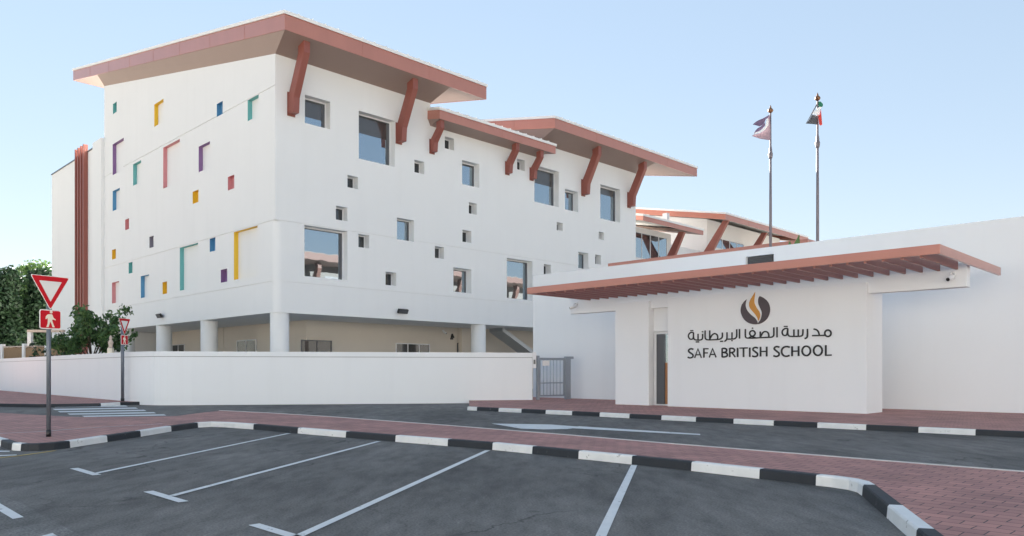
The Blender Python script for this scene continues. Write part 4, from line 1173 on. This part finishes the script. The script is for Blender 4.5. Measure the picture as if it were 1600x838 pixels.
big_tree(-62.6, 93, 13.3, 3.6, 2, 'dark evergreen tree behind the near road sign', 'leaf_dark')
big_tree(-59.5, 97, 13.9, 3.6, 3, 'dark evergreen tree standing against the far left corner of the school', 'leaf_dark')
big_tree(-64.4, 104, 15.2, 4.5, 5, 'lighter topped tree rising behind the dark evergreens', 'leaf_light')
big_tree(-60.5, 106, 15.4, 4.0, 6, 'lighter topped tree beside the school corner behind the dark evergreens', 'leaf_light')
def shrub(x, y, z0, h, r, seed, label, lm, n, size, name='shrub', cat='shrub', stems=9):
    rnd = random.Random(seed); base = Vector((x, y, 0))
    t = thing(name, label, cat, tuple(base))
    bm = bm_new(); tips = []
    fork = base + UP * z0
    tube(bm, [base, base + UP * z0 * .5 + Vector((.08, 0, 0)), fork], [.13, .10, .08], 8)
    for k in range(stems):
        a = k * 6.283 / stems + rnd.uniform(-.3, .3); l = rnd.uniform(.6, 1) * r; up = (h - z0) * rnd.uniform(.25, 1)
        m = fork + Vector((math.cos(a) * l * .45, math.sin(a) * l * .45, up * .62)); e = fork + Vector((math.cos(a) * l, math.sin(a) * l, up))
        tube(bm, [fork, m, e], [.05, .03, .012], 6); tips += [(m, .5), (e, .42), (m.lerp(e, .5), .5)]
        for j in range(2):
            e2 = m + Vector((rnd.gauss(0, .5), rnd.gauss(0, .5), rnd.uniform(.1, .6))) * r * .45
            tube(bm, [m, e2], [.02, .008], 5); tips.append((e2, .4))
    link('trunk', bm, 'bark', t)
    def smp(rn):
        c, q = tips[rn.randrange(len(tips))]
        d = Vector((rn.gauss(0, 1), rn.gauss(0, 1), rn.gauss(0, .7))).normalized()
        return c + d * q * rn.uniform(.1, 1) * r * .42, d
    bm = bm_new(); leaf_cloud(bm, rnd, n, smp, size)
    link('crown', bm, lm, t, recalc=False)
shrub(-26.2, 47.5, 2.2, 5.6, 2.6, 11, 'leafy green tree spreading over the boundary wall in front of the fins', 'leaf_mid', 3600, .15, 'tree', 'tree', 12)
shrub(-46.5, 71, .6, 4.7, 1.9, 12, 'light green shrub above the bamboo screen at the left edge', 'leaf_light', 1100, .17)
shrub(-32.2, 53, .8, 3.5, 1.5, 13, 'dark low shrub between the screen fence and the spreading tree', 'leaf_dark', 1100, .14)
shrub(-24.0, 46.2, .7, 3.0, 1.3, 14, 'dark low shrub under the spreading tree behind the boundary wall', 'leaf_dark', 1000, .12)
bp_ = hit(1238, 378, DR * 33.9, DR); bp_.z = 0
pl_ = thing('banana_plant', 'bright green banana leaf tip poking above the gatehouse wall between the flagpoles', 'plant', tuple(bp_))
zt_ = EYE + (HZ - 369) * bp_.y / F_PX
bm = bm_new(); tube(bm, [bp_, bp_ + UP * (zt_ - 1.6)], [.14, .09], 10); link('stem', bm, 'leaf_mid', pl_)
for k, (dx, dz, w_) in enumerate(((.30, 0, .17), (-.12, -.28, .2), (.55, -.5, .2), (-.5, -.6, .2))):
    bm = bm_new(); a = bp_ + UP * (zt_ - 1.6); e = bp_ + Vector((dx, .1 * k - .1, zt_ + dz)); rows = []
    for i in range(9):
        q = i / 8; c = a.lerp(e, q) + UP * .15 * math.sin(q * 3.1); ww = w_ * math.sin(min(1, q * 1.0 + .08) * 3.0)
        rows.append([bm.verts.new(c + Vector((-ww, .03, .05))), bm.verts.new(c), bm.verts.new(c + Vector((ww, .03, .05)))])
    for r0, r1 in zip(rows, rows[1:]):
        for j in range(2): bm.faces.new((r0[j], r0[j + 1], r1[j + 1], r1[j]))
    link('leaf', bm, 'leaf_light', pl_)

# ------------------------------------------------------------------ annex across the yard, mirrored in the windows; villas added to bounce sun
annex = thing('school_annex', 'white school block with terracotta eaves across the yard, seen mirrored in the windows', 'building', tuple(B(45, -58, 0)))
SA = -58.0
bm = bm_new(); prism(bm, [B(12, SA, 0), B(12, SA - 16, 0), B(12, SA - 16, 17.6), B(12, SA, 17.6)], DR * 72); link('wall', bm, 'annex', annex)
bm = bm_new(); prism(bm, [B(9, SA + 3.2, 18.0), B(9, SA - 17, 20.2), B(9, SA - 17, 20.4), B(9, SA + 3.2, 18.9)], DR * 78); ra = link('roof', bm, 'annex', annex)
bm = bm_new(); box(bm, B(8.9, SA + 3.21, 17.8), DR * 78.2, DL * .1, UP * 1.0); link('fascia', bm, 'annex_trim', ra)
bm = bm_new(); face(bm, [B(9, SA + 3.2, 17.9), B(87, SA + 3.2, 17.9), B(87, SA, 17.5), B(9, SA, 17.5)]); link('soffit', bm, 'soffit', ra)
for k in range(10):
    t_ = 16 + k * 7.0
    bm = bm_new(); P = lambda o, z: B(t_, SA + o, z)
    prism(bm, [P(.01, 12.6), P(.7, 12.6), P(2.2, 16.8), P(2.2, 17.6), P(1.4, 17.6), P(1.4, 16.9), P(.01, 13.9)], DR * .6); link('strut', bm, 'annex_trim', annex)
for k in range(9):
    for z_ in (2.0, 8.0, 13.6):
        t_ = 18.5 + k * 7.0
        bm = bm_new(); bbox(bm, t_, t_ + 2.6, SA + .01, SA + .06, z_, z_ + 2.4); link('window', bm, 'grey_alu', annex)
rh = random.Random(5)
for k, (x_, w_, h_, m_, tx) in enumerate(((-64, 20, 11.5, 'white', 'white flat roofed villa, added to bounce sunlight, across the street behind the viewer, furthest left'), (-38, 18, 13.5, 'beige', 'beige flat roofed villa, added to bounce sunlight, across the street behind the viewer'),
                                   (-14, 20, 12, 'white', 'white flat roofed villa, added to bounce sunlight, straight across the street behind the viewer'), (12, 19, 14, 'beige', 'taller beige villa, added to bounce sunlight, across the street behind the viewer'),
                                   (38, 22, 12.5, 'white', 'white flat roofed villa, added to bounce sunlight, across the street behind the viewer, furthest right'))):
    y_ = -29 - (k % 2) * 3
    v = thing('added_villa', tx, 'house', (x_, y_, 0), 'added villas across the street')
    bm = bm_new(); box(bm, Vector((x_, y_, 0)), Vector((w_, 0, 0)), Vector((0, -14, 0)), UP * h_); box(bm, Vector((x_ - .2, y_ + .2, h_ + .002)), Vector((w_ + .4, 0, 0)), Vector((0, -14.4, 0)), UP * .5); link('wall', bm, m_, v)
    for i in range(4):
        for z_ in (1.2, 4.9):
            xx = x_ + 1.6 + i * (w_ - 3) / 4
            bm = bm_new(); box(bm, Vector((xx, y_ + .01, z_)), Vector((1.9, 0, 0)), Vector((0, .06, 0)), UP * 1.7); link('window', bm, 'grey_alu', v)
